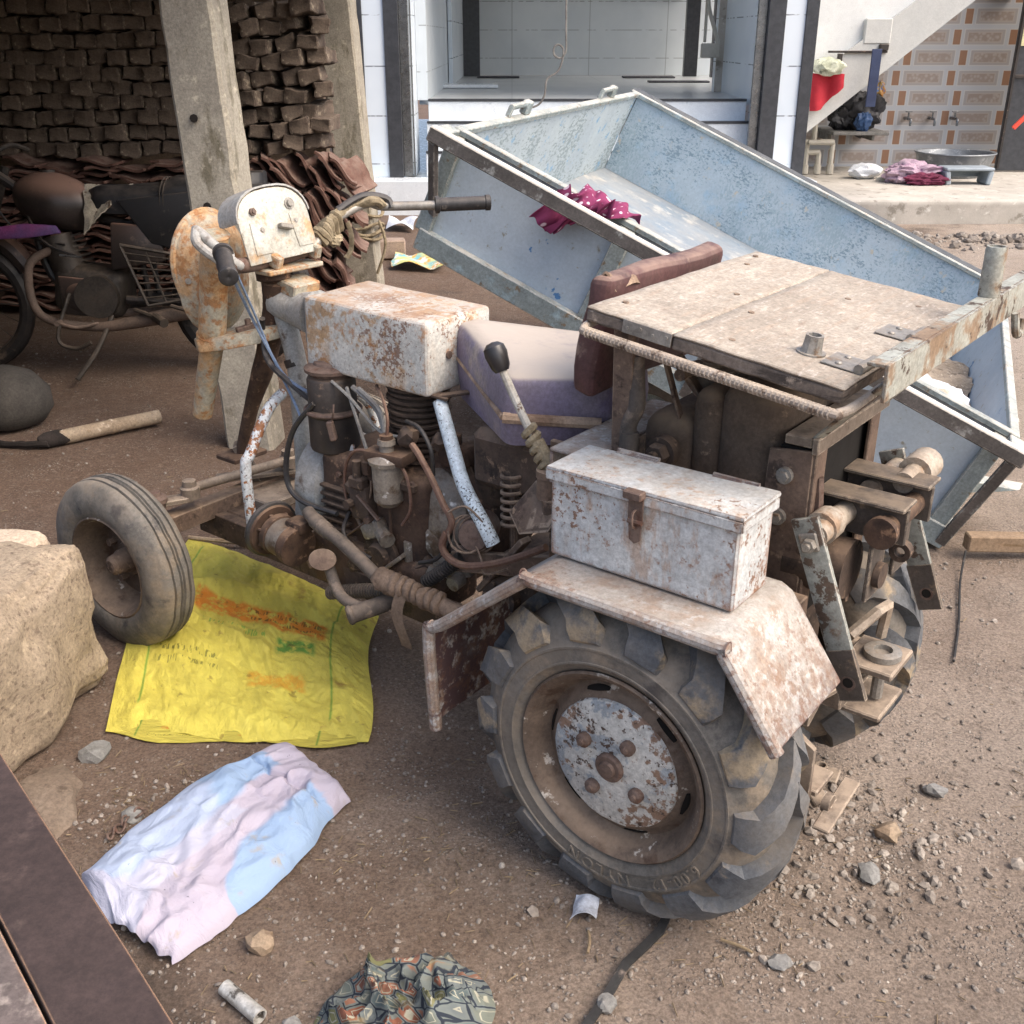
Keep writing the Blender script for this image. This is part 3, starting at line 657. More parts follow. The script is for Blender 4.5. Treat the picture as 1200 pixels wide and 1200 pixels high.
b = MB(); b.b2((-5, 7.25, -.02), (-1.2, 7.4, 2.3)); tag(b.build('shed_wall', M['mud_wall']), 'mud plastered back wall of the shed, behind the bricks', 'wall')
b = MB(); b.b2((-4.2, 3.4, -.02), (-4.05, 7.24, 2.1)); tag(b.build('shed_wall', M['mud_wall']), 'mud plastered side wall of the shed, far left', 'wall')

b = MB(); b.b2((-4.04, 3.36, -.02), (-1.98, 3.44, 2.05)); tag(b.build('shed_wall', M['mud_wall']), 'added unseen partition at the shed front, keeps light off the bricks and motorcycle', 'wall')  # invented wall outside the view, darkens the left bricks and the motorcycle
# stacked bricks: individuals with shared meshes
brick_meshes = []
for k in range(6):
    b = MB(); b.box((0, 0, 0), (.112+.008*(k % 3-1), .23, .078-.004*(k % 2)), None, .006, 1); b.subdiv(3); b.rough(.013, 11, k*9).rough(.007, 34, k*5).rough(.003, 80, k)
    o = b.build('brick', M['brick_brown'], ang=24); brick_meshes.append(o.data); bpy.data.objects.remove(o)
def put(name, me, loc, rot, label, cat, group):
    o = bpy.data.objects.new(name, me); COL.objects.link(o); o.location = loc; o.rotation_euler = rot; tag(o, label, cat, group); return o
LB = 'dusty brown fired brick laid end-on in the level courses at the back of the shed'
for r in range(10):
    z_ = .92+r*.0805; x = -2.98+(r % 2)*.05
    while x < -1.42:
        put('brick', random.choice(brick_meshes), (x+random.uniform(-.006, .006), 6.5+random.uniform(-.02, .03), z_+.018*math.sin(x*3+r)*(.5)+random.uniform(-.004, .004)), (random.uniform(-.04, .04), random.uniform(-.06, .06), random.uniform(-.08, .08)), LB, 'brick', 'bricks in level courses at the back of the shed')
        x += .1145+random.uniform(-.004, .006)
LB2 = 'dusty brown fired brick sitting crooked in the slumped pile between the two concrete posts'
for r in range(9):
    z_ = .96+r*.085; x = -1.46+(r % 2)*.05
    while x < -.98:
        put('brick', random.choice(brick_meshes), (x, 6.32+random.uniform(-.04, .05), z_+.10*(x+1.2)+random.uniform(-.008, .008)), (random.uniform(-.1, .1), random.uniform(-.32, .2), random.uniform(-.35, .35)), LB2, 'brick', 'slumped bricks between the posts')
        x += .123
# clay roof tiles
tile_meshes = []
for k in range(4):
    b = MB(); b.grid(lambda u, v: V(((u-.5)*.20, (v-.5)*.30, .010*math.sin(u*math.pi*2)+.004*noise.noise(V((u*3, v*3, k))))), 14, 6).solidify(.014).rough(.006, 16, k)
    o = b.build('clay_tile', M['clay_tile'], ang=40); tile_meshes.append(o.data); bpy.data.objects.remove(o)
LT = 'reddish clay roof tile lying flat in the stack under the brick courses'
for c in range(8):
    for r in range(24 if c % 2 else 23):
        put('clay_tile', random.choice(tile_meshes), (-2.95+c*.205+random.uniform(-.02, .02), 6.4+random.uniform(-.03, .03), .05+r*.035), (random.uniform(-.10, .10), random.uniform(-.22, .22), random.uniform(-.3, .3)), LT, 'roof tile', 'clay tiles stacked flat')
LT2 = 'reddish clay roof tile leaning on edge in the heap by the corner post'
for c in range(19):
    for r in range(5):
        x = -1.46+c*.028; z_ = .14+r*.165+.03*math.sin(c)
        put('clay_tile', random.choice(tile_meshes), (x+random.uniform(-.01, .01)+.02*r, 6.15+random.uniform(-.05, .05)+r*.03, z_), (random.uniform(-.15, .15), R(random.uniform(38, 66)), random.uniform(-.25, .25)), LT2, 'roof tile', 'clay tiles leaning on edge')

# ------------------------------------------------------------------ house behind
b = MB(); b.b2((-1.75, 10.1, -.02), (2.78, 10.42, .30), .004).b2((-1.75, 10.42, -.02), (2.78, 18.3, .29), .004)
h = empty('house', (.7, 10.1, 0)); tag(h, 'white tiled house front with black granite strips and wide open doorway', 'house')
HL = (-.7, -10.1, 0)
b.build('plinth', M['marble'], h, HL)
b = MB(); b.b2((-.80, 10.42, .30), (2.24, 10.67, .51), .004).b2((-.80, 10.65, .51), (2.24, 10.9, .757), .004).b2((-.80, 10.9, .757), (2.24, 11.1, .94), .004)
b.build('steps', M['marble'], h, HL)
b = MB()
for z_, y_ in ((.51, 10.42), (.757, 10.65), (.94, 10.9)): b.b2((-.80, y_-.012, z_+.001), (2.24, y_+.05, z_+.022), .003)
b.build('step_edging', M['granite'], h, HL)
b = MB(); pass
for a_, c_ in (((-1.33, 10.40, .302), (-1.14, 10.9, 3.4)), ((2.42, 10.40, .302), (2.60, 10.9, 3.4))): b = MB(); b.b2(a_, c_); b.build('pillar', M['pillar_tile'], h, HL)
for a_, c_ in ((-1.14, -1.01), (-1.40, -1.33), (2.27, 2.42), (2.60, 2.71)): b = MB(); b.b2((a_, 10.38, .302), (c_, 10.52, 3.4)); b.build('granite_strip', M['granite'], h, HL)
for a_, c_ in ((-1.008, -.93), (-.915, -.905), (2.19, 2.268)): b = MB(); b.b2((a_, 10.45, .302), (c_, 10.5, 3.4)); b.build('door_frame', M['steel_bright'], h, HL)
b = MB(); b.b2((-.9, 11.1, .90), (2.74, 12.499, .95), 0).b2((-.9, 12.501, .90), (3.9, 18.09, .95), 0); b.build('floor', M['floor_tile'], h, HL)
for a_, c_ in (((-.9, 10.9, .951), (-.8, 18.2, 3.4)), ((-.795, 18.1, .951), (3.9, 18.3, 3.4))): b = MB(); b.b2(a_, c_, 0); b.build('room_wall', M['room_tile'], h, HL)
for a_, c_ in (((-.79, 14.4, .952), (-.74, 18.09, 3.0)), ((2.2, 12.5, .952), (2.75, 12.65, 3.4))): b = MB(); b.b2(a_, c_); b.build('inner_wall', M['pillar_tile'], h, HL)
for a_, c_ in (((-1.003, 10.525, .302), (-.902, 10.95, 3.4)), ((2.275, 10.525, .302), (2.41, 12.49, 3.4))): b = MB(); b.b2(a_, c_); b.build('door_reveal', M['pillar_tile'], h, HL)
b = MB(); b.b2((-.98, 10.45, 3.405), (2.77, 12.499, 3.55), 0).b2((-.98, 12.501, 3.405), (3.95, 18.4, 3.55), 0); b.build('ceiling', M['plaster'], h, HL)
for a_, c_ in (((-.735, 17.6, .952), (-.49, 17.75, 3.4)), ((2.62, 17.6, .952), (2.82, 17.75, 3.4)), ((2.97, 17.2, .952), (3.18, 17.35, 3.4))): b = MB(); b.b2(a_, c_); b.build('door_jamb', M['granite'], h, HL)
for a_, c_ in ((2.03, 2.12), (2.32, 2.55)): b = MB(); b.b2((-.49, 18.06, a_), (2.62, 18.098, c_)); b.build('wall_band', M['granite'], h, HL)
b = MB(); b.prism([(2.20, 12.49, .952), (2.36, 12.49, .952), (2.33, 12.49, 1.3), (2.38, 12.49, 1.7), (2.3, 12.49, 2.2), (2.2, 12.49, 2.2)], (0, .015, 0)); b.build('bare_plaster', M['platform'], h, HL)
for (x, y, sx, sy, lb) in ((-.2, 16.9, .62, .3, 'dark door mat on the house floor, left one near the jamb'), (2.0, 16.9, .75, .3, 'dark door mat on the house floor, right one near the back wall'), (2.2, 15.2, .8, .22, 'thin dark mat on the house floor nearer the doorway')):
    b = MB(); b.box((x, y, .965), (sx, sy, .022), None, .006); b.rough(.006, 8, x)
    tag(b.build('floor_mat', M['mat_dark']), lb, 'mat', 'floor mats in the house')
b = MB(); b.box((-.55, 13.6, .975), (.75, .5, .04), (0, 0, 4), .01); tag(b.build('floor_slab', M['marble']), 'pale stone slab lying on the house floor by the left wall', 'slab')
b = MB(); b.tube([(.46, 10.2, 3.2), (.465, 10.2, 2.2), (.47, 10.2, 1.6), (.475, 10.2, 1.42), (.46, 10.2, 1.36), (.42, 10.2, 1.33), (.37, 10.2, 1.36), (.37, 10.2, 1.42), (.41, 10.2, 1.44), (.45, 10.2, 1.40), (.44, 10.2, 1.3), (.40, 10.2, 1.22), (.32, 10.2, 1.17), (.30, 10.2, 1.12), (.29, 10.2, 1.03), (.24, 10.2, .95), (.14, 10.2, .91), (.09, 10.2, .88), (.06, 10.2, .76), (-.02, 10.2, .66)], .009, 6)
tag(b.build('hanging_wire', M['wire_grey']), 'thin curled wire hanging in the doorway of the house', 'wire')
b = MB(); b.tube([(2.03, 12.3, 2.05), (2.05, 12.3, 1.8), (2.12, 12.3, 1.6), (2.18, 12.3, 1.42)], .022, 8); b.b2((2.0, 12.28, 1.30), (2.2, 12.34, 1.44), .01).b2((2.02, 12.30, 1.45), (2.05, 12.33, 1.9), .005)
tag(b.build('cloth_hook', M['pvc']), 'pale bent tube and bracket fixed inside the doorway, right side', 'bracket')

# washing place on the right
b = MB(); b.b2((2.78, 9.6, -.05), (7.5, 12.3, .20), .012); b.subdiv(6); b.rough(.012, 4); tag(b.build('platform', M['platform'], ang=50), 'low worn concrete washing platform', 'platform')
b = MB(); b.b2((2.78, 12.3, -.05), (7.5, 12.5, 3.4), 0); tag(b.build('tiled_wall', M['patterned_tile']), 'wall of patterned grey tiles with small brown blocks', 'wall')
st = empty('staircase', (3.3, 10.9, .2)); tag(st, 'white plastered concrete staircase rising in front of the patterned wall', 'staircase')
SL = (-3.3, -10.9, -.2)
b = MB(); b.prism([(2.78, 11.0, .96), (4.35, 11.0, 2.10), (5.6, 11.0, 3.04), (5.6, 11.0, 4.2), (2.78, 11.0, 4.2)], (0, .2, 0)); b.build('parapet', M['plaster'], st, SL)
b = MB(); b.prism([(2.78, 11.4, .62), (4.45, 11.4, 1.97), (5.75, 11.4, 3.02), (5.6, 11.4, 3.2), (4.35, 11.4, 2.27), (2.78, 11.4, 1.12)], (0, 1.1, 0)); b.build('soffit', M['soffit'], st, SL)
b = MB(); b.b2((3.27, 10.84, 1.44), (3.52, 10.895, 1.66), .01); tag(b.build('junction_box', M['soffit']), 'pale square box fixed on the staircase wall', 'box')
b = MB(); b.b2((2.95, 10.82, 1.365), (3.50, 10.85, 1.385), .003).b2((3.04, 10.80, 1.27), (3.08, 10.85, 1.36), .003).b2((3.42, 10.80, 1.386), (3.50, 10.86, 1.44), .006)
tag(b.build('wall_rail', M['black_metal']), 'thin dark rail on the staircase wall', 'rail')
def cloth(name, m, fn, nu, nv, label, cat, th=.004, r=(.02, 5), parent=None):
    b = MB(); b.grid(fn, nu, nv); b.rough(r[0], r[1]); b.rough(r[0]*.4, r[1]*3.1); b.solidify(th)
    o = b.build(name, M[m], parent, ang=60)
    if label: tag(o, label, cat)
    return o
cloth('red_cloth', 'cloth_red', lambda u, v: V((2.80+.30*u+.03*v*(1-u), 10.78-.03*math.sin(u*9), 1.20-(.34-.20*max(0, u-.35)*1.6)*v)), 14, 12, 'red cloth hanging on the staircase wall', 'cloth')
b = MB(); b.ball((2.93, 10.74, 1.25), .14, (1.1, .6, .55), None, 3, .28, 2.5); tag(b.build('pale_cloth', M['cloth_pale']), 'crumpled pale green cloth stuffed above the red cloth', 'cloth')
b = MB(); b.b2((3.32, 10.70, .90), (3.41, 10.72, 1.40), .003); tag(b.build('navy_strap', M['strap_navy']), 'long navy strap hanging down from the rail on the staircase', 'strap')
b = MB(); b.b2((3.30, 11.6, .575), (3.88, 12.295, .61), .006).b2((3.34, 11.9, .50), (3.37, 12.295, .574)).b2((3.80, 11.9, .50), (3.83, 12.295, .574)); tag(b.build('wall_shelf', M['stone_grey']), 'small stone shelf on the patterned wall, heaped with bags', 'shelf')
b = MB(); b.ball((3.64, 11.85, .79), .20, (1.05, .6, .95), None, 4, .45, 1.9); tag(b.build('black_bag', M['bag_black']), 'big black bag heaped on the shelf below the stairs', 'bag')
b = MB(); b.ball((3.44, 11.85, .72), .13, (1., .7, .95), None, 4, .4, 2.2); tag(b.build('black_bag', M['bag_black']), 'smaller black bag at the left end of the shelf below the stairs', 'bag')
b = MB(); b.ball((3.62, 11.68, .70), .10, (.8, .5, .95), None, 4, .35, 2.5); tag(b.build('blue_bag', M['bag_blue']), 'blue plastic bag in front of the black bag on the shelf', 'bag')
b = MB(); b.ball((3.77, 11.85, 1.0), .10, (.8, .6, 1), None, 4, .4, 2.2); tag(b.build('orange_packet', M['bag_orange']), 'orange and blue packet on top of the black bag', 'packet')
b = MB()
for i, (x, y0) in enumerate(((3.02, .52), (3.15, .42), (3.28, .52))):
    b.tube([(x-.13, 11.5, y0), (x, 11.5, y0), (x, 11.5, y0-.02), (x, 11.5, .205)], .028, 8, False); b.cyl((x, 11.5, .21), (x, 11.5, .30), .038, n=10)
b.tube([(3.02, 11.45, .52), (3.28, 11.45, .52)], .026, 8, False); b.tube([(3.09, 11.52, .78), (3.09, 11.52, .5)], .026, 8, False)
tag(b.build('drain_pipes', M['pvc']), 'cream plastic pipes with elbows below the stairs', 'pipes')
for x in (4.26, 4.52, 4.76):
    b = MB(); b.cyl((x, 12.3, .70), (x, 12.18, .70), .018, n=10).tube([(x, 12.18, .70), (x, 12.12, .69), (x, 12.11, .63)], .014, 8).cyl((x, 12.2, .70), (x, 12.2, .76), .01, n=8).box((x, 12.2, .77), (.07, .02, .014))
    tag(b.build('water_tap', M['steel_bright']), ['leftmost of the three steel taps on the patterned wall', 'middle one of the three steel taps on the patterned wall', 'rightmost of the three steel taps, above the big tub'][(4.26, 4.52, 4.76).index(x)], 'tap', 'taps on the patterned wall')
b = MB(); b.lathe([(.30, 0), (.31, .01), (.37, .17), (.385, .22), (.40, .225), (.395, .235), (.37, .225), (.35, .17), (.29, .02), (.0, .02)], (4.53, 11.45, .20), (0, 0, 1), 40, False); tag(b.build('wash_tub', M['tub_steel']), 'large round grey metal wash tub on the platform', 'tub')
b = MB(); b.ball((3.9, 10.85, .28), .22, (1.2, .8, .5), None, 4, .4, 2.8); tag(b.build('pink_laundry', M['cloth_pink']), 'pile of faded pink patterned laundry on the platform', 'laundry')
b = MB(); b.ball((3.98, 10.64, .25), .15, (1.25, .5, .42), None, 4, .4, 3); tag(b.build('maroon_laundry', M['cloth_maroon']), 'maroon cloth heaped before the pink laundry', 'laundry')
b = MB(); b.ball((3.55, 11.2, .27), .14, (1.2, .8, .55), None, 3, .22, 3); tag(b.build('white_bundle', M['bag_white']), 'small white bundle on the platform by the pipes', 'bundle')
b = MB(); b.bar((3.60, 10.98, .22), (3.9, 10.9, .22), .05, .03); tag(b.build('white_plank', M['pvc']), 'short white strip lying on the platform by the white bundle', 'strip')
b = MB(); b.box((4.38, 10.75, .345), (.46, .26, .03), None, .012, 3)
for sx in (-1, 1): b.box((4.38+sx*.2, 10.75, .265), (.05, .24, .13), (0, sx*10, 0), .01)
b.box((4.38, 10.87, .30), (.40, .02, .09), None, .005); tag(b.build('bath_stool', M['stool_grey']), 'low grey plastic bath stool on the platform', 'stool')
d = empty('black_door', (5.6, 11.7, .2)); tag(d, 'black metal door with a yellow notice at the right edge', 'door')
b = MB(); b.b2((5.08, 11.7, .22), (6.1, 11.75, 2.6), .004); b.build('door_leaf', M['granite'], d, (-5.6, -11.7, -.2))
b = MB(); b.b2((5.075, 11.67, .24), (5.10, 11.70, 2.6)).b2((5.10, 11.67, 1.12), (6.1, 11.70, 1.15)); b.build('frame', M['black_metal'], d, (-5.6, -11.7, -.2))
b = MB(); b.b2((5.11, 11.688, 1.42), (5.45, 11.692, 1.72), 0); b.build('notice', M['paper_yellow'], d, (-5.6, -11.7, -.2))
b = MB(); b.tube([(5.08, 10.6, 1.15), (4.95, 10.6, .98), (4.82, 10.6, .85), (4.70, 10.6, .72)], .022, 6); b2 = b.build('red_ribbon', M['ribbon_red']); tag(b2, 'bright red ribbon hanging slack before the black door', 'ribbon')
b = MB(); b.b2((4.95, 12.2, 1.86), (5.2, 12.295, 2.1), .01); tag(b.build('meter_box', M['black_metal']), 'small dark box on the patterned wall beside the door', 'box')
# ------------------------------------------------------------------ mini tractor
# measured frame: X forward from the rear axle, Y=0 at the outer face of the left wheels, Y=-1 the right, Z up
TB = V((.75, -.5, 0))
TA = math.atan2(.61155501, -.79120191)
O0 = V((.17198527, 1.53147144, 0))
_r = Matrix.Rotation(TA, 3, 'Z')
tr = empty('mini_tractor', O0+_r @ TB, (0, 0, TA))
tag(tr, 'rusty white home-built mini tractor with handlebars, parked on the dirt', 'tractor')
def P(b, name, m, parent=None, ang=35):
    """part in measured coordinates"""
    return b.build(name, M[m], parent or tr, -TB if parent is None else (0, 0, 0), ang)
def toworld(p): return O0+_r @ V(p)

def arc_text(b, txt, size, rad, y, a_mid, ext=.0035):
    """raised letters running clockwise round the sidewall, tops outward (wheel-local, Y outward)"""
    cu = bpy.data.curves.new('t', 'FONT'); cu.body = txt; cu.size = size; cu.extrude = ext; cu.align_x = 'CENTER'; cu.space_character = 1.25
    ob = bpy.data.objects.new('t', cu); COL.objects.link(ob); bpy.context.view_layer.update()
    me = bpy.data.meshes.new_from_object(ob.evaluated_get(bpy.context.evaluated_depsgraph_get())); bpy.data.objects.remove(ob)
    t = bmesh.new(); t.from_mesh(me); bpy.data.meshes.remove(me); t.loops.layers.uv.new('UVMap')
    for v in t.verts:
        r = rad+v.co.y; a = a_mid-v.co.x/rad
        v.co = V((-r*math.cos(a), y+v.co.z, r*math.sin(a)))
    b.add(t)

def rear_wheel(hub, flip):
    w = MB()
    # rim: profile (radius, outward offset from outer sidewall plane, negative inward)
    YC = -.083
    w.lathe([(.186, -.012), (.190, -.004), (.186, .0), (.176, -.006), (.170, -.016), (.163, -.030), (.159, -.040), (.154, -.044), (.149, -.042), (.1385, -.032), (.134, -.029), (.126, -.026), (.03, -.026), (.0, -.026)], (0, 0, 0), (0, 1, 0), 56, False)
    o = w.build('rear_wheel', M['rim_rust'], tr, V(hub)-TB, 30, (0, 0, R(180) if flip else 0))
    b = MB()
    b.lathe([(.172, -.02), (.184, -.008), (.192, .0), (.199, .0035), (.2, .0055), (.203, .0055), (.204, .004), (.226, .0042), (.2275, .006), (.231, .006), (.2325, .0035), (.250, -.003), (.268, -.018), (.283, -.036), (.291, -.06), (.293, YC), (.291, -.106), (.283, -.130), (.268, -.148), (.25, -.163), (.232, -.170), (.205, -.170), (.18, -.16), (.165, -.15), (.160, -.08)], (0, 0, 0), (0, 1, 0), 96, False)
    if not flip:
        arc_text(b, 'NYLON', .032, .205, .004, R(270)-.03, .0036); arc_text(b, '6.00-12', .030, .207, .004, R(314), .0036)
    ty = b.build('tyre', M['tyre'], o, ang=40); ty.scale = (1.035, 1, 1.035)
    b = MB()
    N = 14
    for side in (0, 1):
        for k in range(N):
            a0 = 2*math.pi*(k+.5*side)/N
            rings = []
            for i in range(9):
                t = i/8
                # path from sidewall over the shoulder to the crown centre
                pts = [(.243, .006), (.262, .005), (.287, -.004), (.306, -.022), (.314, -.043), (.317, -.062), (.318, -.078), (.318, -.092)]
                base = [(.232, -.004), (.248, -.008), (.262, -.022), (.278, -.038), (.286, -.055), (.288, -.068), (.289, -.08), (.289, -.092)]
                q = t*7; j = min(6, int(q)); f = q-j
                ro, yo = [pts[j][m_]*(1-f)+pts[j+1][m_]*f for m_ in (0, 1)]
                rb, yb = [base[j][m_]*(1-f)+base[j+1][m_]*f for m_ in (0, 1)]
                aa = a0+.40*max(0, t-.25)/.75
                wt, wb_ = .024+.013*(1-t), .029+.013*(1-t)
                if t < .2: wt *= .75+1.25*t; wb_ *= .85+.75*t
                ring = []
                for r_, y_, w_ in ((rb, yb, -wb_), (ro, yo, -wt), (ro, yo, wt), (rb, yb, wb_)):
                    an = aa+w_/r_
                    if side: y_ = 2*YC-y_
                    ring.append(V((r_*math.cos(an), y_, -r_*math.sin(an))))
                rings.append(ring)
            b.rings(rings, True, True)
    b.rough(.0035, 26, 3).rough(.0012, 90, 5)
    b.build('tread_lug', M['lug_rubber'], ty, ang=26)
    # keep all lugs of a tyre as its tread pattern
    b = MB(); b.lathe([(.0, -.012), (.03, -.012), (.118, -.017), (.126, -.021), (.128, -.027)], (0, 0, 0), (0, 1, 0), 48, False).rough(.0025, 30)
    b.build('wheel_disc', M['disc_paint'], o)
    b = MB(); b.lathe([(.028, -.014), (.028, -.005), (.024, -.002), (.016, -.002), (.014, .004), (.0, .006)], (0, 0, 0), (0, 1, 0), 24, False); b.build('hub_cap', M['cap_rust'], o)
    for k in range(4):
        a = 2*math.pi*k/4+.55
        b = MB(); b.lathe([(.014, -.018), (.014, -.004), (.011, -.001), (.007, -.0), (.006, .004), (.0, .005)], (.066*math.cos(a), 0, .066*math.sin(a)), (0, 1, 0), 12, False); b.build('wheel_nut', M['cap_rust'], o)
    for k in range(6):
        a = 2*math.pi*k/6+.2; b = MB()
        r0 = [(.1395, -.0322), (.1480, -.0405)]
        rg = []
        for i in range(9):
            an = a-.17+.34*i/8; e = .3+.7*math.sin(math.pi*(i+.6)/9.2)
            m_ = (.1438, -.0364)
            rg.append([V(((m_[0]+(r_-m_[0])*e)*math.cos(an), m_[1]+(y_-m_[1])*e+dz-.0006, (m_[0]+(r_-m_[0])*e)*math.sin(an))) for (r_, y_), dz in ((r0[0], 0), (r0[1], 0), (r0[1], .0035), (r0[0], .0035))])
        b.rings(rg); b.build('vent_slot', M['slot_dark'], o)
    return o
rear_wheel((.006, 0, .318), False); rear_wheel((.026, -.79, .318), True)

def front_wheel(hub, flip, steer=0):
    YC = -.056; b = MB()
    b.lathe([(.140, -.008), (.143, -.002), (.138, .0), (.130, -.008), (.124, -.03), (.120, -.036), (.112, -.06), (.105, -.085), (.05, -.080), (.045, -.07), (.0, -.07)], (0, 0, 0), (0, 1, 0), 48, False)
    o = b.build('front_wheel', M['rim_rust'], tr, V(hub)-TB, 30, (0, 0, R(steer)+(R(180) if flip else 0)))
    b = MB(); prof = [(.128, -.02), (.138, -.006), (.146, .001), (.17, .006), (.195, .003), (.213, -.006)]
    tread = [(.226, -.012), (.231, -.018), (.2335, -.026), (.234, -.0285), (.2275, -.030), (.2275, -.0345), (.2345, -.036), (.236, -.046), (.2362, -.0475), (.2295, -.0495), (.2295, -.0535), (.2362, -.0555)]
    full = prof+tread; full += [(r_, 2*YC-y_) for r_, y_ in full[::-1]]
    b.lathe(full, (0, 0, 0), (0, 1, 0), 80, False).rough(.0022, 26)
    b.build('tyre', M['tyre'], o, ang=45)
    b = MB(); b.lathe([(.034, -.085), (.034, -.05), (.029, -.040), (.026, -.02), (.018, -.012), (.0, -.010)], (0, 0, 0), (0, 1, 0), 24, False); b.build('hub_cap', M['brown_steel'], o)
    for k in range(4):
        a = 2*math.pi*k/4+.5; b = MB(); b.cyl((.072*math.cos(a), -.085, .072*math.sin(a)), (.072*math.cos(a), -.06, .072*math.sin(a)), .011, n=6); b.build('wheel_nut', M['brown_steel'], o)
    return o
front_wheel((1.557, 0, .232), False, 3); front_wheel((1.557, -1.0, .232), True, 3)

# mudguard: bent sheet with rolled lip
F = [(.408, .255), (.417, .462), (.385, .487), (.19, .644), (.17, .650), (-.178, .650), (-.198, .640), (-.30, .50)]
b = MB(); yo, yi = .004, -.245
b.rings([[V((x, yo, z)), V((x, yi, z)), V((x, yi, z-.004)), V((x, yo, z-.004))] for x, z in F], True, True).rough(.003, 9)
fe = P(b, 'mudguard', 'fender_paint')
b = MB(); b.tube([(x, yo, z-.008) for x, z in F], .0125, 10, True, False, 4); b.tube([(.408, yo, .27), (.407, yo, .235)], .013, 10)
P(b, 'rolled_lip', 'fender_paint', fe)
b = MB(); pass
for x in (.16, -.16): b = MB(); b.bar((x, -.25, .62), (x, -.42, .42), .04, .012); P(b, 'stay', 'grime', fe)

# tool box on the mudguard
b = MB(); b.b2((-.163, -.21, .653), (.198, -.086, .808), .004); tb = P(b, 'tool_box', 'box_paint')
b = MB(); b.box((.0175, -.148, .8185), (.378, .136, .010), (0, .6, 0), .004, 2); b.b2((-.170, -.0815, .797), (.2055, -.079, .816), .001); b.b2((-.1715, -.21, .797), (-.169, -.082, .816), .001); b.rough(.0022, 16)
P(b, 'lid', 'lid_paint', tb)
b = MB(); b.b2((.005, -.0785, .770), (.034, -.0755, .816), .001).b2((.002, -.079, .812), (.037, -.060, .8265), .002); b.cyl((.006, -.0765, .768), (.033, -.0765, .768), .005, n=8); b.tube([(.019, -.075, .79), (.019, -.066, .785), (.019, -.066, .765), (.019, -.075, .757)], .0025, 6)
b.prism([(.007, -.0775, .765), (.032, -.0775, .765), (.030, -.0775, .735), (.0195, -.0775, .728), (.009, -.0775, .735)], (0, .003, 0)); P(b, 'hasp', 'cap_rust', tb)
for x in (.10, -.09):
    b = MB(); b.cyl((x-.042, -.214, .8255), (x+.042, -.214, .8255), .0048, n=8); b.b2((x-.042, -.2145, .8225), (x+.042, -.205, .8255), .0008); P(b, 'hinge', 'fender_paint', tb)

# deck plate and upright in front of the box
b = MB(); b.b2((.205, -.60, .785), (.30, -.222, .792), .002); b.b2((.292, -.60, .72), (.30, -.222, .784), .002); P(b, 'deck_plate', 'fender_paint')
for y in (-.30, -.72): b = MB(); b.bar((.185, y, .58), (.192, y, 1.045), .042, .012); b.b2((-.20, y-.015, .50), (.21, y+.03, .60)); P(b, 'seat_support', 'brown_steel')

# wooden load board, sloping slightly to the rear
bs = math.degrees(math.atan2(.06, .47)); Mb = Matrix.Translation((-.02, -.525, 1.045)) @ Matrix.Rotation(R(-bs), 4, 'Y')
def planked(x0, x1, z0, z1, y0=-.325, y1=.325):
    b = MB(); b.b2((x0, y0, z0), (x1, y1, z1), .003); b.subdiv(12); b.rough(.0018, 14, x0); b.rough(.0012, 50, x1); return b
b = planked(.062, .232, -.0005, .0045); b.xform(Mb); bd = P(b, 'load_board', 'board_wood', ang=50)
b = planked(-.238, .0605, 0, .005); b.xform(Mb); P(b, 'rear_plank', 'board_wood', bd, 50)
b = planked(.062, .231, -.023, -.0006, -.324, .324); b2 = planked(-.237, .060, -.023, -.0006, -.324, .324); b.xform(Mb); b2.xform(Mb)
P(b, 'plank_core', 'board_edge', bd, 50); P(b2, 'plank_core', 'board_edge', bd, 50)
b = MB(); b.b2((.06, .326, -.020), (.155, .3275, .003), .0005)
for i in range(4): b.cyl((.07+i*.025, .3275, -.006-.004*(i % 2)), (.07+i*.025, .3295, -.006-.004*(i % 2)), .0035, n=8)
b.xform(Mb); P(b, 'edge_strap', 'galv', bd)
b = MB(); b.cyl((-.135, .215, .005), (-.135, .215, .008), .024, n=20).lathe([(.019, .007), (.017, .014), (.0155, .032), (.0155, .036), (.011, .036), (.010, .02)], (-.135, .215, 0), (0, 0, 1), 8, False); b.xform(Mb); P(b, 'cap_nut', 'galv', bd)
for yy in (.215, -.02):
    b = MB(); b.b2((-.225, yy-.035, .006), (-.165, yy+.035, .009), .001).cyl((-.228, yy-.035, .013), (-.228, yy+.035, .013), .0085, n=10)
    for q in (-.02, .02): b.ball((-.19, yy+q, .010), .006, (1, 1, .5), sub=2)
    b.xform(Mb); P(b, 'hinge', 'galv', bd)
b = MB()
for x, y in ((.20, .25), (.19, -.2), (.10, .02), (.03, .1), (-.05, -.15), (-.02, .27), (-.16, -.23), (.21, -.28)): b.cyl((x, y, .004), (x, y, .0065), .006, n=8)
b.xform(Mb); P(b, 'nail', 'brown_steel', bd)
# reinforcing-bar handrail round the left edge of the board
b = MB(); pts = [(.215, -.30, 1.046), (.214, -.225, 1.044), (.205, -.188, 1.042), (.18, -.178, 1.038), (.0, -.178, 1.016), (-.235, -.178, .986), (-.258, -.186, .985), (-.27, -.22, .99), (-.275, -.34, .998)]
b.tube(pts, .0078, 10, True, False, 6)
for i in range(58):
    t = i/57; x = .19-.44*t; b.tube([V((x+.004*math.cos(a), -.178+.0085*math.cos(a), 1.039-.0555*t+.0085*math.sin(a))) for a in [2*math.pi*k/8 for k in range(8)]], .0016, 5, False, True)
P(b, 'grab_bar', 'rebar_steel')

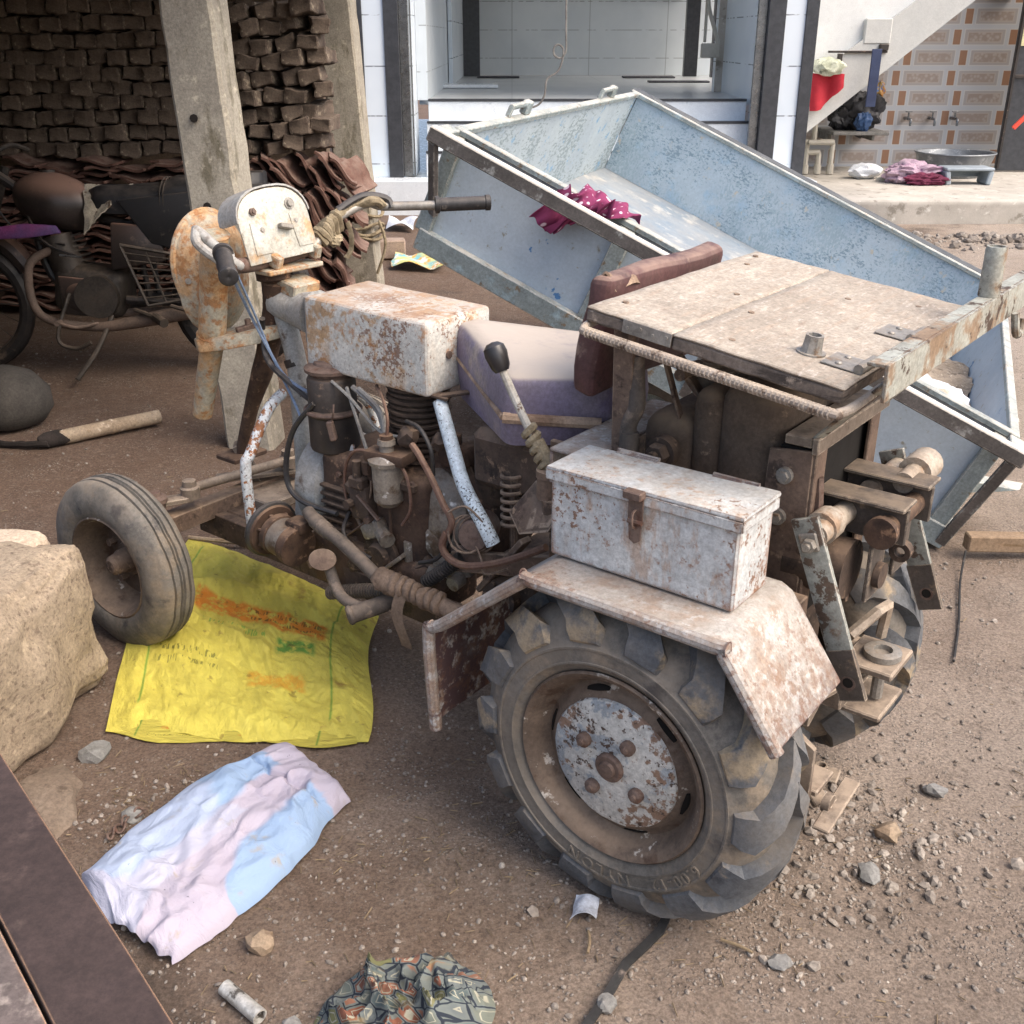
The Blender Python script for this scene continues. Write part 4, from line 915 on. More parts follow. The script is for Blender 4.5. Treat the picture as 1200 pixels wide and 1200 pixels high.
# saddle: wide cushion standing cornerwise, and back rest
def seat_poly(k, z, s=1.): return [V((c[0], c[1], z)) for c in [(.50+(x-.50)*s, -.5+(y+.5)*s) for x, y in k]]
K = [(.755, -.49), (.755, -.55), (.46, -.71), (.30, -.58), (.30, -.42), (.455, -.292)]
def sm(poly, n=40, r=.12):
    out = []; m_ = len(poly)
    for i in range(m_):
        a, c, d = poly[i-1], poly[i], poly[(i+1) % m_]
        for t in (0, .25, .5, .75, 1.):
            p0 = c+(a-c)*r; p1 = c+(d-c)*r; out.append(p0*(1-t)**2+c*2*t*(1-t)+p1*t*t)
    return out
b = MB(); b.rings([sm(seat_poly(K, z, s), r=.09) for z, s in ((.735, .96), (.77, 1.), (.82, 1.02), (.862, 1.01), (.876, .985), (.884, .94), (.888, .75), (.887, .3))]).rough(.008, 9).rough(.003, 25)
for v in b.bm.verts: v.co.z += .03*max(0, (v.co.x-.5)/.25) - (.10*max(0, .79-v.co.z)/.05*max(0, (v.co.x-.55)/.2) if v.co.z < .79 else 0)*.3
se = P(b, 'saddle', 'seat_purple', ang=60)
b = MB(); b.tube([(.462, -.285, .80), (.40, -.33, .795), (.30, -.40, .79)], .012, 8); b.tube([(.462, -.285, .80), (.6, -.385, .81), (.75, -.485, .83)], .006, 6); P(b, 'piping', 'torn_foam', se)
b = MB(); b.b2((.32, -.66, .60), (.6, -.34, .735), .02); P(b, 'seat_pan', 'grime', se)
b = MB(); b.box((.285, -.555, .985), (.05, .46, .235), (0, -8, 0), .018, 3); b.subdiv(4); b.rough(.010, 9).rough(.004, 24); bk = P(b, 'back_rest', 'seat_red', ang=60)
b = MB(); b.grid(lambda u, v: V((.245+.03*v-.02*u*v, -.345-.11*u, 1.075+.035*math.sin(v*2.2)-.05*u*v)), 8, 6).rough(.014, 18).solidify(.005); P(b, 'torn_flap', 'torn_foam', bk, 60)

# gearbox / hydraulic housing under the board: ribbed humps
b = MB()
def hump(x0, x1, y0, y1, z0, z1, r=.03):
    b.box(((x0+x1)/2, (y0+y1)/2, (z0+z1)/2), (x1-x0, y1-y0, z1-z0), None, r, 4)
hump(-.10, .035, -.66, -.365, .55, .93, .04); hump(.022, .092, -.65, -.37, .55, .915, .03); hump(.075, .195, -.64, -.36, .52, .855, .05); b.rough(.004, 12)
gb = P(b, 'gear_housing', 'gear_brown', ang=50)
b = MB(); b.lathe([(.0, .04), (.022, .04), (.024, .032), (.05, .028), (.052, .02), (.035, .018), (.033, -.02)], (.10, -.47, .90), (0, 0, 1), 24, False); b.cyl((.10, -.47, .93), (.10, -.47, .99), .007, n=8); P(b, 'filler_cap', 'hitch_dusty', gb)
b = MB(); b.tube([(.175, -.315, .97), (.168, -.31, .92), (.160, -.30, .88), (.175, -.30, .84), (.17, -.295, .79)], .0155, 12); b.cyl((.171, -.296, .83), (.169, -.294, .775), .018, n=12); P(b, 'hydraulic_hose', 'rubber_hose')
b = MB(); b.hexnut((.115, -.315, .795), (0, 1, 0), .022, .022); b.cyl((.115, -.34, .795), (.115, -.315, .795), .03, n=20); P(b, 'drain_plug', 'grime', gb)
b = MB(); b.bar((.15, -.42, .95), (.06, -.44, .84), .05, .01); b.cyl((.125, -.39, .925), (.125, -.42, .925), .012, n=10); b.bar((.16, -.39, .96), (.10, -.39, .80), .018, .006); P(b, 'control_bracket', 'brown_steel')

# rear frame
b = MB()
for y in (-.352, -.648):
    b = MB(); b.prism([(-.085, y, .842), (-.165, y, .852), (-.165, y, .46), (-.075, y, .56)], (0, .009, 0), .002)
    b.bar((-.168, y-(.02 if y > -.5 else -.02), .45), (-.168, y-(.02 if y > -.5 else -.02), .85), .008, .045)
    fr = P(b, 'rear_frame', 'brown_steel')
for x, z in ((-.12, .80), (-.115, .72)): b = MB(); b.cyl((x, -.35, z), (x, -.338, z), .015, n=14).cyl((x, -.338, z), (x, -.331, z), .010, n=6); P(b, 'bolt', 'galv', fr)
b = MB(); b.bar((-.135, -.35, .865), (-.135, -.68, .865), .05, .018).bar((-.168, -.345, .862), (-.168, -.69, .862), .012, .03); P(b, 'cross_bar', 'hitch_dusty', fr)
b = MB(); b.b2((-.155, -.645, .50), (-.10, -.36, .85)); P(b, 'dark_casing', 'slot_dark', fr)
b = MB(); b.tube([(-.17, -.372, .80), (-.175, -.373, .74), (-.171, -.372, .70), (-.178, -.375, .66), (-.17, -.374, .60)], .010, 6); P(b, 'weld_bead', 'cap_rust', fr)
# transverse rear beam with its post
b = MB(); b.b2((-.318, -1.05, 1.008), (-.312, -.20, 1.066), .001).b2((-.3115, -1.05, 1.060), (-.285, -.20, 1.066), .001); bm_ = P(b, 'rear_beam', 'arm_paint')
b = MB(); b.lathe([(.018, 0), (.019, .0), (.019, .085), (.018, .09), (.014, .09), (.013, .02)], (-.30, -.76, 1.066), (0, 0, 1), 20, False); P(b, 'post', 'arm_paint', bm_)
b = MB(); b.bar((-.300, -.78, 1.02), (-.165, -.67, .86), .025, .008); P(b, 'brace', 'arm_paint', bm_)
b = MB(); b.bar((-.300, -.26, 1.02), (-.165, -.36, .875), .02, .006); P(b, 'brace', 'arm_paint', bm_)
b = MB(); b.tube([(-.33, -.86, 1.02), (-.335, -.87, .98), (-.335, -.90, .975), (-.335, -.91, 1.0)], .008, 8); P(b, 'chain_hook', 'arm_paint', bm_)

# lift shaft, arms and links of the hitch
b = MB(); b.cyl((-.205, -.30, .724), (-.205, -.45, .724), .0205, n=20).cyl((-.205, -.55, .724), (-.205, -.70, .724), .0205, n=20).cyl((-.20, -.33, .724), (-.20, -.37, .724), .03, n=16); rs = P(b, 'lift_shaft', 'white_rod')
def flat_arm(b, p0, p1, w, th, y):
    p0, p1 = V((p0[0], y, p0[1])), V((p1[0], y, p1[1])); d = (p1-p0).normalized(); n_ = V((-d.z, 0, d.x))*(w/2)
    b.prism([p0+n_, p0-n_, p1-n_*.92, p1+n_*.92], (0, th, 0), .002)
for y in (-.292, -.705):
    b = MB(); flat_arm(b, (-.185, .755), (-.312, .44), .05, .010, y); a_ = P(b, 'lift_arm', 'link_paint')
    b = MB(); b.cyl((-.30, y+.0052, .472), (-.30, y+.0062, .472), .0135, n=18); P(b, 'eye_hole', 'cap_rust', a_)
    b = MB(); b.cyl((-.30, y+.0064, .4735), (-.30, y+.0068, .4735), .0095, n=14); P(b, 'eye_pin', 'slot_dark', a_)
    b = MB(); d = V((-.127, 0, -.315)).normalized()
    b.prism([V((-.276, y, .53))+V((.024, 0, -.01)), V((-.276, y, .53))+V((-.022, 0, .009)), V((-.3122, y, .4395))+V((-.022, 0, .009)), V((-.3122, y, .4395))+V((.022, 0, -.008))], (0, .0110, 0)); P(b, 'arm_end', 'hitch_dark', a_)
    b = MB(); b.box((-.20, y+.007, .715), (.034, .006, .034), (0, 20, 0), .004); b.hexnut((-.203, y+.009, .713), (0, 1, 0), .013, .012); P(b, 'nut_plate', 'galv', a_)
for y, z_ in ((-.435, .735), (-.565, .735)):
    b = MB(); b.b2((-.315, y-.035, z_+.02), (-.155, y+.03, z_+.028), .002).b2((-.315, y-.006, z_-.05), (-.155, y+.004, z_+.0195), .002); P(b, 'rocker_bracket', 'hitch_dark')
b = MB(); b.cyl((-.285, -.40, .718), (-.285, -.60, .718), .020, n=20).cyl((-.285, -.385, .718), (-.285, -.40, .718), .029, n=20); P(b, 'cross_pin', 'engine_rust')
b = MB(); b.cyl((-.26, -.62, .75), (-.26, -.69, .75), .032, n=16).cyl((-.26, -.56, .75), (-.26, -.62, .75), .02, n=14); P(b, 'spacer', 'white_rod')
b = MB(); b.cyl((-.13, -.40, .63), (-.24, -.40, .63), .055, n=24); P(b, 'pump_body', 'grime')
for y in (-.60, -.465): b = MB(); b.b2((-.275, y, .575), (-.267, y+.07, .69), .002); tl = P(b, 'top_link_bracket', 'hitch_dark')
b = MB(); b.cyl((-.276, -.43, .62), (-.288, -.43, .62), .024, n=18); b.lathe([(.02, 0), (.02, .02), (.01, .02), (.01, .0)], (-.29, -.52, .64), (0, 1, 0), 14, False); P(b, 'pin', 'grime', tl)
# lower draw-bar ironwork
b = MB(); b.b2((-.33, -.56, .405), (-.23, -.44, .42), .003).b2((-.32, -.57, .31), (-.23, -.44, .322), .003).b2((-.25, -.58, .32), (-.21, -.42, .40), .003); b.bar((-.20, -.30, .37), (-.26, -.56, .36), .03, .012).bar((-.16, -.75, .34), (-.22, -.33, .34), .012, .035); dbm = P(b, 'drawbar', 'hitch_dusty')
b = MB(); b.lathe([(.035, 0), (.035, .012), (.028, .014), (.018, .014), (.017, .004), (.0, .004)], (-.29, -.50, .421), (0, 0, 1), 24, False); b.cyl((-.29, -.50, .42), (-.29, -.50, .33), .012, n=10); P(b, 'hitch_pin', 'galv', dbm)
b = MB(); b.tube([(-.25, -.42, .49), (-.28, -.46, .53), (-.28, -.52, .52), (-.27, -.54, .44)], .011, 6, False); P(b, 'hook', 'white_rod', dbm)
b = MB(); b.prism([(-.20, -.17, .28), (-.30, -.17, .28), (-.30, -.17, .40), (-.24, -.17, .44)], (0, .012, 0), .002); b.b2((-.31, -.25, .30), (-.20, -.176, .312), .002).bar((-.30, -.24, .24), (-.18, -.28, .34), .035, .012).bar((-.33, -.30, .27), (-.33, -.16, .25), .03, .008); b.cyl((-.31, -.22, .265), (-.325, -.22, .265), .018, n=12); P(b, 'lower_link', 'hitch_dusty')
b = MB(); b.cyl((0, -.20, .312), (0, -.72, .312), .055, n=24).lathe([(.10, -.06), (.13, -.02), (.13, .02), (.10, .06)], (0, -.5, .312), (0, 1, 0), 28); b.b2((-.14, -.60, .22), (.30, -.34, .56), .04); P(b, 'rear_axle', 'grime')
b = MB(); b.cyl((0, -.13, .312), (0, -.20, .312), .09, n=24); P(b, 'brake_drum', 'brown_steel')

# chassis rails, front axle
b = MB(); b.bar((1.62, -.36, .235), (.10, -.30, .27), .035, .07).bar((1.62, -.64, .235), (.10, -.70, .27), .035, .07).b2((1.38, -.62, .23), (1.63, -.38, .27), .004); P(b, 'chassis', 'grime')
b = MB(); b.bar((1.565, -.14, .285), (1.565, -.86, .285), .055, .05); b.cyl((1.565, -.175, .24), (1.565, -.175, .36), .028, n=16).cyl((1.565, -.825, .24), (1.565, -.825, .36), .028, n=16)
b.cyl((1.565, -.09, .24), (1.565, -.17, .245), .022, n=14).cyl((1.565, -.83, .245), (1.565, -.91, .24), .022, n=14); fa = P(b, 'front_axle', 'brown_steel')
for y in (-.175, -.825):
    b = MB(); b.lathe([(.034, .0), (.034, .012), (.027, .018), (.02, .02), (.018, .028), (.0, .028)], (1.565, y, .36), (0, 0, 1), 20, False); P(b, 'king_pin', 'cap_rust', fa)
b = MB(); b.bar((1.57, -.19, .352), (1.545, -.275, .345), .045, .014); b.lathe([(.026, .0), (.026, .03), (.02, .034), (.018, .05), (.0, .05)], (1.545, -.275, .345), (0, 0, 1), 16, False); b.cyl((1.545, -.275, .37), (1.50, -.58, .37), .013, n=12).lathe([(.026, .0), (.026, .03), (.02, .034), (.018, .05), (.0, .05)], (1.50, -.59, .35), (0, 0, 1), 16, False); P(b, 'track_rod', 'hitch_dusty')
b = MB(); b.b2((1.42, -.62, .27), (1.60, -.44, .30), .004).bar((1.58, -.54, .30), (1.62, -.50, .42), .06, .02).bar((1.48, -.66, .33), (1.62, -.42, .335), .05, .012); P(b, 'axle_beam_plate', 'hitch_dusty')

# fuel tank / bonnet box
b = MB(); b.box((.945, -.49, .848), (.395, .225, .172), (0, -1.2, 0), .011, 3); b.subdiv(3); b.rough(.003, 9); tk = P(b, 'fuel_tank', 'tank_paint', ang=28)
b = MB(); b.prism([(1.135, -.40, .925), (1.225, -.455, .905), (1.225, -.455, .80), (1.135, -.40, .775)], (0, .004, 0)).prism([(1.135, -.58, .925), (1.225, -.53, .905), (1.225, -.53, .80), (1.135, -.58, .775)], (0, .004, 0))
b.prism([(1.135, -.40, .927), (1.135, -.58, .927), (1.225, -.53, .907), (1.225, -.455, .907)], (0, 0, .004)); P(b, 'neck_gusset', 'cowl_paint', tk)
b = MB(); b.cyl((.748, -.45, .845), (.742, -.45, .845), .009, n=10); P(b, 'bolt', 'cap_rust', tk)

# steering head, fork leg, clamp
b = MB(); b.tube([(1.372, -.5, .875), (1.345, -.5, .80), (1.322, -.5, .70), (1.308, -.49, .55), (1.302, -.48, .40), (1.30, -.46, .27)], .027, 16); mt = P(b, 'down_tube', 'cowl_paint')
b = MB(); b.cyl((1.332, -.5, .725), (1.325, -.5, .705), .029, n=16).cyl((1.316, -.5, .645), (1.312, -.5, .627), .0295, n=16); P(b, 'tape_band', 'black_metal', mt)
b = MB(); b.tube([(1.372, -.5, .875), (1.30, -.5, .86), (1.22, -.495, .86)], [.045, .044, .06], 14); P(b, 'gusset', 'cowl_paint', mt)
b = MB(); b.tube([(1.36, -.485, .93), (1.385, -.495, .85), (1.44, -.50, .72)], [.038, .032, .030], 14); b.tube([(1.44, -.5, .72), (1.47, -.50, .66), (1.53, -.5, .55), (1.595, -.5, .40)], [.030, .03, .021, .019], 12); b.b2((1.555, -.56, .385), (1.64, -.44, .40), .003); b.lathe([(.03, 0), (.045, .008), (.045, .03), (.03, .04)], (1.365, -.485, .925), (.1, 0, 1), 18); sc = P(b, 'steering_column', 'engine_rust')
b = MB(); b.tube([(1.32, -.44, .645), (1.30, -.37, .62), (1.285, -.29, .53), (1.285, -.27, .49), (1.275, -.265, .30)], .0145, 12, True, False, 6); P(b, 'side_tube', 'chip_paint')
b = MB(); b.tube([(1.29, -.56, .645), (1.27, -.63, .62), (1.26, -.71, .53), (1.26, -.73, .30)], .0145, 12); P(b, 'side_tube', 'chip_paint')
b = MB(); b.cyl((1.402, -.345, 1.06), (1.50, -.372, .775), .036, n=24).cyl((1.495, -.371, .79), (1.503, -.373, .765), .041, n=24); b.cyl((1.503, -.373, .765), (1.60, -.385, .545), .031, .027, n=24); fk = P(b, 'fork_leg', 'fork_paint')
b = MB(); b.prism([(1.545, -.35, .757), (1.50, -.325, .765), (1.43, -.36, .778), (1.37, -.42, .792), (1.345, -.52, .80), (1.40, -.55, .795), (1.48, -.47, .78), (1.54, -.42, .765)], (.008, 0, .034), .004); P(b, 'fork_clamp', 'fork_paint', fk)
b = MB(); b.bar((1.43, -.40, .80), (1.41, -.45, .81), .02, .02).cyl((1.42, -.43, .80), (1.42, -.43, .83), .008, n=6); P(b, 'clamp_bolt', 'cap_rust', fk)
# dished head-lamp shell, seen from behind
b = MB(); rg = []
for k in range(9):
    t = k/8; s = math.cos(t*math.pi/2*.98); h_ = .085*math.sin(t*math.pi/2)
    ring = []
    for i in range(36):
        a = 2*math.pi*i/36; r_ = .128*s*(1 if math.sin(a) > 0 else 1+.55*(-math.sin(a))**2)
        ring.append(V((1.60-h_, -.465+r_*math.cos(a)*.84, .955+r_*math.sin(a))))
    rg.append(ring)
b.rings(rg, True, True).rough(.003, 9); hl = P(b, 'head_lamp', 'fork_paint', ang=50)
b = MB(); b.tube([V((1.605, -.465+.128*.84*math.cos(a), .955+.128*math.sin(a)*(1 if math.sin(a) > 0 else 1+.55*math.sin(a)**2))) for a in [2*math.pi*i/36 for i in range(36)]], .010, 8, False, True); P(b, 'lamp_rim', 'fork_paint', hl)
b = MB(); b.cyl((1.58, -.375, .92), (1.562, -.365, .92), .008, n=8); P(b, 'rivet', 'galv', hl)
b = MB(); b.ball((1.612, -.465, .955), .108, (.25, .84, 1)); P(b, 'lamp_glass', 'steel_bright', hl)
# instrument plate with hood
def arch(w, h, n=14):
    pts = [(-w, 0)]
    for i in range(n+1):
        a = math.pi-math.pi*i/n; pts.append((w*math.copysign(abs(math.cos(a))**.75, math.cos(a)), h-.075+.075*math.sin(a)))
    return pts+[(w, 0)]
Mp = Matrix.Translation((1.315, -.485, .99)) @ Matrix.Rotation(R(-6), 4, 'Z') @ Matrix.Rotation(R(16), 4, 'Y') @ Matrix.Rotation(R(-3.5), 4, 'X')
b = MB(); b.prism([V((0, y, z)) for y, z in arch(.105, .175)], (.006, 0, 0), .002); b.xform(Mp); ip = P(b, 'instrument_panel', 'panel_paint')
b = MB(); A_ = arch(.107, .178)[0:-1]
A_ = [p for p in A_ if p[1] > .055]
b.rings([[V((-.006, y, z)), V((.085-.03*(1-min(1, z/.178)), y*1.04, z*1.01)), V((.085-.03*(1-min(1, z/.178)), y*1.05, z*1.02+.002)), V((-.006, y*1.02, z*1.015+.002))] for y, z in A_], True, True); b.xform(Mp); P(b, 'hood', 'cowl_paint', ip)
b = MB(); b.hexnut((-.003, .058, .125), (-1, 0, 0), .010, .008); b.xform(Mp); P(b, 'rusty_bolt', 'cap_rust', ip)
for y, z, k in ((-.055, .128, 1.6), (.045, .078, .8), (-.06, .085, .8)): b = MB(); b.lathe([(.009*k, 0), (.009*k, .003), (.006*k, .003), (.005*k, .006*k), (.0, .006*k)], (-.003, y, z), (-1, 0, 0), 14, False); b.xform(Mp); P(b, 'screw', 'galv', ip)
b = MB(); b.box((-.012, -.02, .075), (.02, .036, .012), (18, 0, 0), .002); b.xform(Mp); P(b, 'switch', 'galv', ip)
for q in (((.08, .02), (.03, .02), (.05, .095), (.075, .10)), ((-.05, .02), (-.1, .02), (-.095, .10), (-.045, .105))): b = MB(); b.prism([(-.0045, y, z) for y, z in q], (.002, 0, 0), .0008); b.xform(Mp); P(b, 'bracket', 'panel_paint', ip)
# handlebar
b = MB(); b.tube([(1.33, -.30, 1.0), (1.345, -.38, .985), (1.35, -.50, .985), (1.34, -.60, 1.0)], .019, 14); hb = P(b, 'handlebar', 'cap_rust')
b = MB(); b.box((1.325, -.455, .99), (.055, .022, .034), (0, -20, 0), .003).box((1.325, -.585, 1.0), (.055, .022, .034), (0, -20, 0), .003); b.b2((1.30, -.60, .955), (1.36, -.42, .968), .003); P(b, 'handlebar_clamp', 'fork_paint', hb)
b = MB(); b.box((1.315, -.52, .915), (.07, .09, .035), (0, -12, 0), .004); P(b, 'stem', 'fork_paint', hb)
b = MB(); b.tube([(1.345, -.37, .985), (1.33, -.335, 1.0), (1.375, -.30, 1.055), (1.40, -.29, 1.075)], .0135, 12); b.tube([(1.33, -.30, 1.005), (1.30, -.285, 1.02), (1.265, -.275, 1.035)], .013, 12); b.tube([(1.40, -.29, 1.08), (1.375, -.27, 1.05), (1.34, -.30, 1.01)], .012, 10); P(b, 'brake_lever', 'cowl_paint', hb)
def grip(b, p0, p1, r):
    p0, p1 = V(p0), V(p1); L = (p1-p0).length; prof = [(r*.75, 0), (r*1.25, .002), (r*1.25, .012), (r, .014)]
    n_ = 16
    for i in range(n_): h_ = .018+(L-.035)*i/n_; prof += [(r, h_), (r*1.035, h_+.3*(L/n_))]
    prof += [(r, L-.016), (r*1.16, L-.014), (r*1.16, L-.002), (r*1.0, L), (r*.3, L), (.0, L-.003)]
    b.lathe(prof, p0, p1-p0, 20, True)
b = MB(); grip(b, (1.285, -.272, 1.040), (1.185, -.205, 1.003), .0195); P(b, 'grip', 'black_plastic', hb)
b = MB(); b.tube([(1.335, -.60, 1.0), (1.345, -.70, 1.06), (1.335, -.80, 1.088), (1.305, -.835, 1.08), (1.23, -.905, 1.08), (1.19, -.945, 1.08)], .0125, 12); P(b, 'right_bar', 'galv', hb)
b = MB(); grip(b, (1.205, -.932, 1.081), (1.10, -1.045, 1.084), .0185); P(b, 'grip', 'black_plastic', hb)
b = MB(); b.helix((1.34, -.62, 1.015), (1.345, -.70, 1.06), .020, .008, 6, 6, 10); b.tube([(1.335, -.60, 1.0), (1.345, -.66, 1.05), (1.34, -.76, 1.09), (1.31, -.80, 1.10), (1.30, -.83, 1.08)], .014, 8); b.ball((1.34, -.68, 1.01), .022, (1, 1.2, .9), None, 3, .4, 3); b.tube([(1.33, -.72, 1.05), (1.325, -.73, .99), (1.335, -.72, .95)], .006, 6); b.rough(.012, 26); P(b, 'rag_wrapping', 'rope', hb)
b = MB(); b.tube([(1.345, -.70, 1.08), (1.33, -.78, 1.11), (1.30, -.84, 1.10), (1.285, -.845, 1.075)], .010, 8); P(b, 'throttle_cable', 'black_plastic', hb)
b = MB(); b.tube([(1.31, -.30, 1.0), (1.365, -.40, .85), (1.33, -.42, .76), (1.25, -.40, .71), (1.1, -.36, .70)], .0042, 6); b.tube([(1.30, -.31, 1.0), (1.355, -.41, .84), (1.32, -.42, .745), (1.22, -.39, .66), (1.16, -.36, .63)], .0035, 6); P(b, 'control_wire', 'wire_blue')
b = MB(); b.tube([(1.36, -.43, .84), (1.375, -.44, .80), (1.33, -.41, .74), (1.22, -.39, .70), (1.10, -.38, .66)], .0075, 8); b.tube([(1.085, -.34, .69), (1.15, -.33, .62), (1.185, -.325, .54), (1.185, -.32, .46), (1.13, -.32, .425), (1.01, -.32, .425)], .0072, 8); P(b, 'black_cable', 'black_plastic')
b = MB(); b.tube([(1.04, -.36, .75), (.98, -.36, .72), (.88, -.36, .655), (.78, -.37, .665)], .004, 6); b.tube([(1.0, -.37, .74), (.945, -.35, .66), (.90, -.345, .56)], .0045, 6); b.tube([(.98, -.37, .745), (.90, -.37, .70), (.865, -.355, .63)], .0065, 6); b.tube([(.96, -.37, .745), (.88, -.36, .705), (.86, -.35, .63)], .0055, 6); P(b, 'fuel_wire', 'wire_grey')

# oil-bath air cleaner
b = MB(); b.lathe([(.0, -.10), (.045, -.10), (.060, -.092), (.062, -.085), (.062, -.005), (.066, -.002), (.069, .006), (.066, .012), (.060, .014), (.060, .085), (.056, .092), (.048, .095)], (1.085, -.40, .655), (0, 0, 1), 36, False).rough(.0015, 20); ac = P(b, 'air_cleaner', 'black_metal')
b = MB(); b.lathe([(.048, .093), (.052, .104), (.063, .106), (.064, .114), (.055, .119), (.040, .122), (.038, .128), (.022, .132), (.020, .136), (.0, .137)], (1.085, -.40, .655), (0, 0, 1), 36, False); P(b, 'cap', 'cap_rust', ac)
b = MB(); b.tube([V((1.085+.067*math.cos(a), -.40+.067*math.sin(a), .662)) for a in [2*math.pi*i/28 for i in range(28)]], .006, 8, False, True); P(b, 'clamp_band', 'cap_rust', ac)
b = MB(); b.box((1.035, -.345, .63), (.016, .02, .05), (0, 10, 30), .003).tube([(1.03, -.343, .66), (1.015, -.335, .68), (1.02, -.343, .70)], .0025, 6); P(b, 'clip', 'cap_rust', ac)
# engine: block, cowl, cylinder, bell housing, pumps
b = MB(); b.box((.92, -.50, .40), (.36, .30, .34), None, .03, 3).box((.92, -.42, .28), (.40, .20, .14), None, .02, 2); b.rough(.006, 10); en = P(b, 'engine_block', 'engine_rust', ang=50)
b = MB(); b.lathe([(.03, 0), (.115, .004), (.13, .018), (.135, .05), (.132, .085), (.125, .09), (.03, .09)], (1.10, -.47, .44), (1, .05, 0), 40); P(b, 'flywheel_cowl', 'cowl_paint', en)
b = MB(); b.cyl((1.03, -.40, .58), (1.005, -.37, .46), .009, n=8); P(b, 'dip_stick', 'chip_paint', en)
b = MB()
for i in range(13): z_ = .575+i*.0145; b.cyl((.86, -.47, z_), (.86, -.47, z_+.006), .078-.004*(i % 2), n=28)
b.cyl((.86, -.47, .55), (.86, -.47, .77), .06, n=24); P(b, 'cylinder_fins', 'grime', en)
b = MB(); b.lathe([(.155, -.06), (.155, .02), (.14, .05), (.09, .075), (.03, .08)], (.71, -.47, .47), (-.25, 1, .1), 36); b.box((.70, -.46, .62), (.10, .12, .05), (0, 15, 0), .015, 2); b.cyl((.70, -.42, .64), (.70, -.42, .675), .012, n=6).cyl((.70, -.42, .64), (.70, -.42, .65), .02, n=12); P(b, 'bell_housing', 'engine_rust', en, )
b = MB()
b.lathe([(.0, .085), (.05, .083), (.085, .07), (.105, .05), (.105, .04)], (.745, -.45, .475), (.15, 1, .1), 30, False); b.box((.76, -.372, .42), (.13, .03, .06), (0, -30, 0), .012, 2).cyl((.80, -.35, .40), (.80, -.35, .33), .012, n=10); P(b, 'clutch_cover', 'alu_dirty', en)
b = MB(); b.lathe([(.0, -.075), (.022, -.075), (.036, -.06), (.038, .03), (.044, .032), (.046, .042), (.03, .05), (.018, .058), (.016, .075), (.022, .078), (.02, .09), (.0, .092)], (.842, -.335, .565), (0, 0, 1), 24, False); fb = P(b, 'fuel_filter', 'alu_dirty', en)
b = MB(); b.box((.842, -.345, .612), (.11, .07, .03), (0, 0, 10), .008, 2); b.cyl((.842, -.335, .62), (.842, -.335, .665), .016, n=12); b.tube([(.90, -.335, .60), (.905, -.335, .55), (.88, -.335, .53)], .006, 6).cyl((.905, -.33, .585), (.905, -.33, .555), .012, n=8).cyl((.842, -.335, .49), (.842, -.335, .40), .004, n=6); P(b, 'filter_head', 'engine_rust', fb)
b = MB(); b.tube([(.72, -.29, .682), (.695, -.285, .665), (.655, -.28, .62), (.625, -.28, .57), (.60, -.28, .535), (.612, -.278, .50)], .0075, 8); b.tube([(.612, -.275, .505), (.62, -.268, .475), (.60, -.265, .452), (.55, -.262, .448), (.47, -.262, .477), (.40, -.262, .515), (.335, -.265, .555)], .0085, 8); P(b, 'brown_hose', 'brown_pipe')
b = MB(); b.tube([(.745, -.415, .742), (.66, -.36, .66), (.60, -.325, .60), (.53, -.30, .545), (.50, -.30, .50)], .0165, 14); P(b, 'frame_tube', 'chip_black')
b = MB(); b.bar((.78, -.40, .765), (.72, -.42, .755), .03, .008).bar((.74, -.41, .76), (.66, -.46, .775), .02, .008); P(b, 'tank_bracket', 'grime')
b = MB(); b.lathe([(.036, -.09), (.036, -.005), (.032, .002), (.0, .003)], (.545, -.285, .51), (-.35, .9, .1), 24, False); ex = P(b, 'exhaust_stub', 'cap_rust')
b = MB()
for q in range(3): b.tube([V((.545+.01*q, -.30+.006*q, .51))+frame_from((-.35, .9, .1+.2*q)) @ V((.042*math.cos(a), .042*math.sin(a), 0)) for a in [2*math.pi*i/16 for i in range(16)]], .0026, 5, False, True)
b.tube([(.58, -.30, .54), (.52, -.28, .47), (.50, -.27, .44), (.44, -.275, .47)], .0026, 5); b.tube([(.52, -.29, .55), (.56, -.28, .58), (.60, -.27, .56)], .0026, 5); P(b, 'tie_wire', 'brown_steel', ex)
b = MB(); b.helix((.483, -.35, .535), (.483, -.35, .655), .026, .0045, 6.5, 8, 14); b.cyl((.483, -.35, .47), (.483, -.35, .66), .009, n=8); P(b, 'coil_spring', 'brown_steel')
b = MB(); b.tube([(.575, -.41, .56), (.565, -.41, .62), (.53, -.405, .665), (.47, -.40, .69), (.40, -.39, .70)], .017, 12); P(b, 'bent_hoop', 'grime')
b = MB(); b.tube([(.438, -.25, .921), (.415, -.25, .88), (.375, -.25, .815), (.34, -.25, .765)], .0085, 10); gl = P(b, 'gear_lever', 'lever_white')
b = MB(); b.lathe([(.0, -.028), (.014, -.027), (.019, -.018), (.023, .008), (.021, .022), (.012, .030), (.0, .032)], (.446, -.25, .934), (.45, 0, .9), 22, False); P(b, 'knob', 'knob_black', gl)
b = MB(); b.helix((.372, -.25, .808), (.322, -.25, .735), .012, .008, 5, 6, 10); b.tube([(.35, -.25, .785), (.318, -.25, .74), (.316, -.25, .70)], .014, 10); P(b, 'lever_wrap', 'rope', gl)
b = MB(); b.cyl((.318, -.25, .725), (.322, -.25, .675), .024, n=16).lathe([(.027, 0), (.027, .014), (.02, .016)], (.318, -.25, .72), (0, 0, 1), 16).cyl((.31, -.245, .675), (.31, -.245, .61), .018, n=14); b.prism([(.40, -.23, .63), (.36, -.21, .60), (.29, -.21, .625), (.27, -.26, .69), (.36, -.26, .695)], (0, .006, -.004), .001); P(b, 'lever_housing', 'brown_steel', gl)
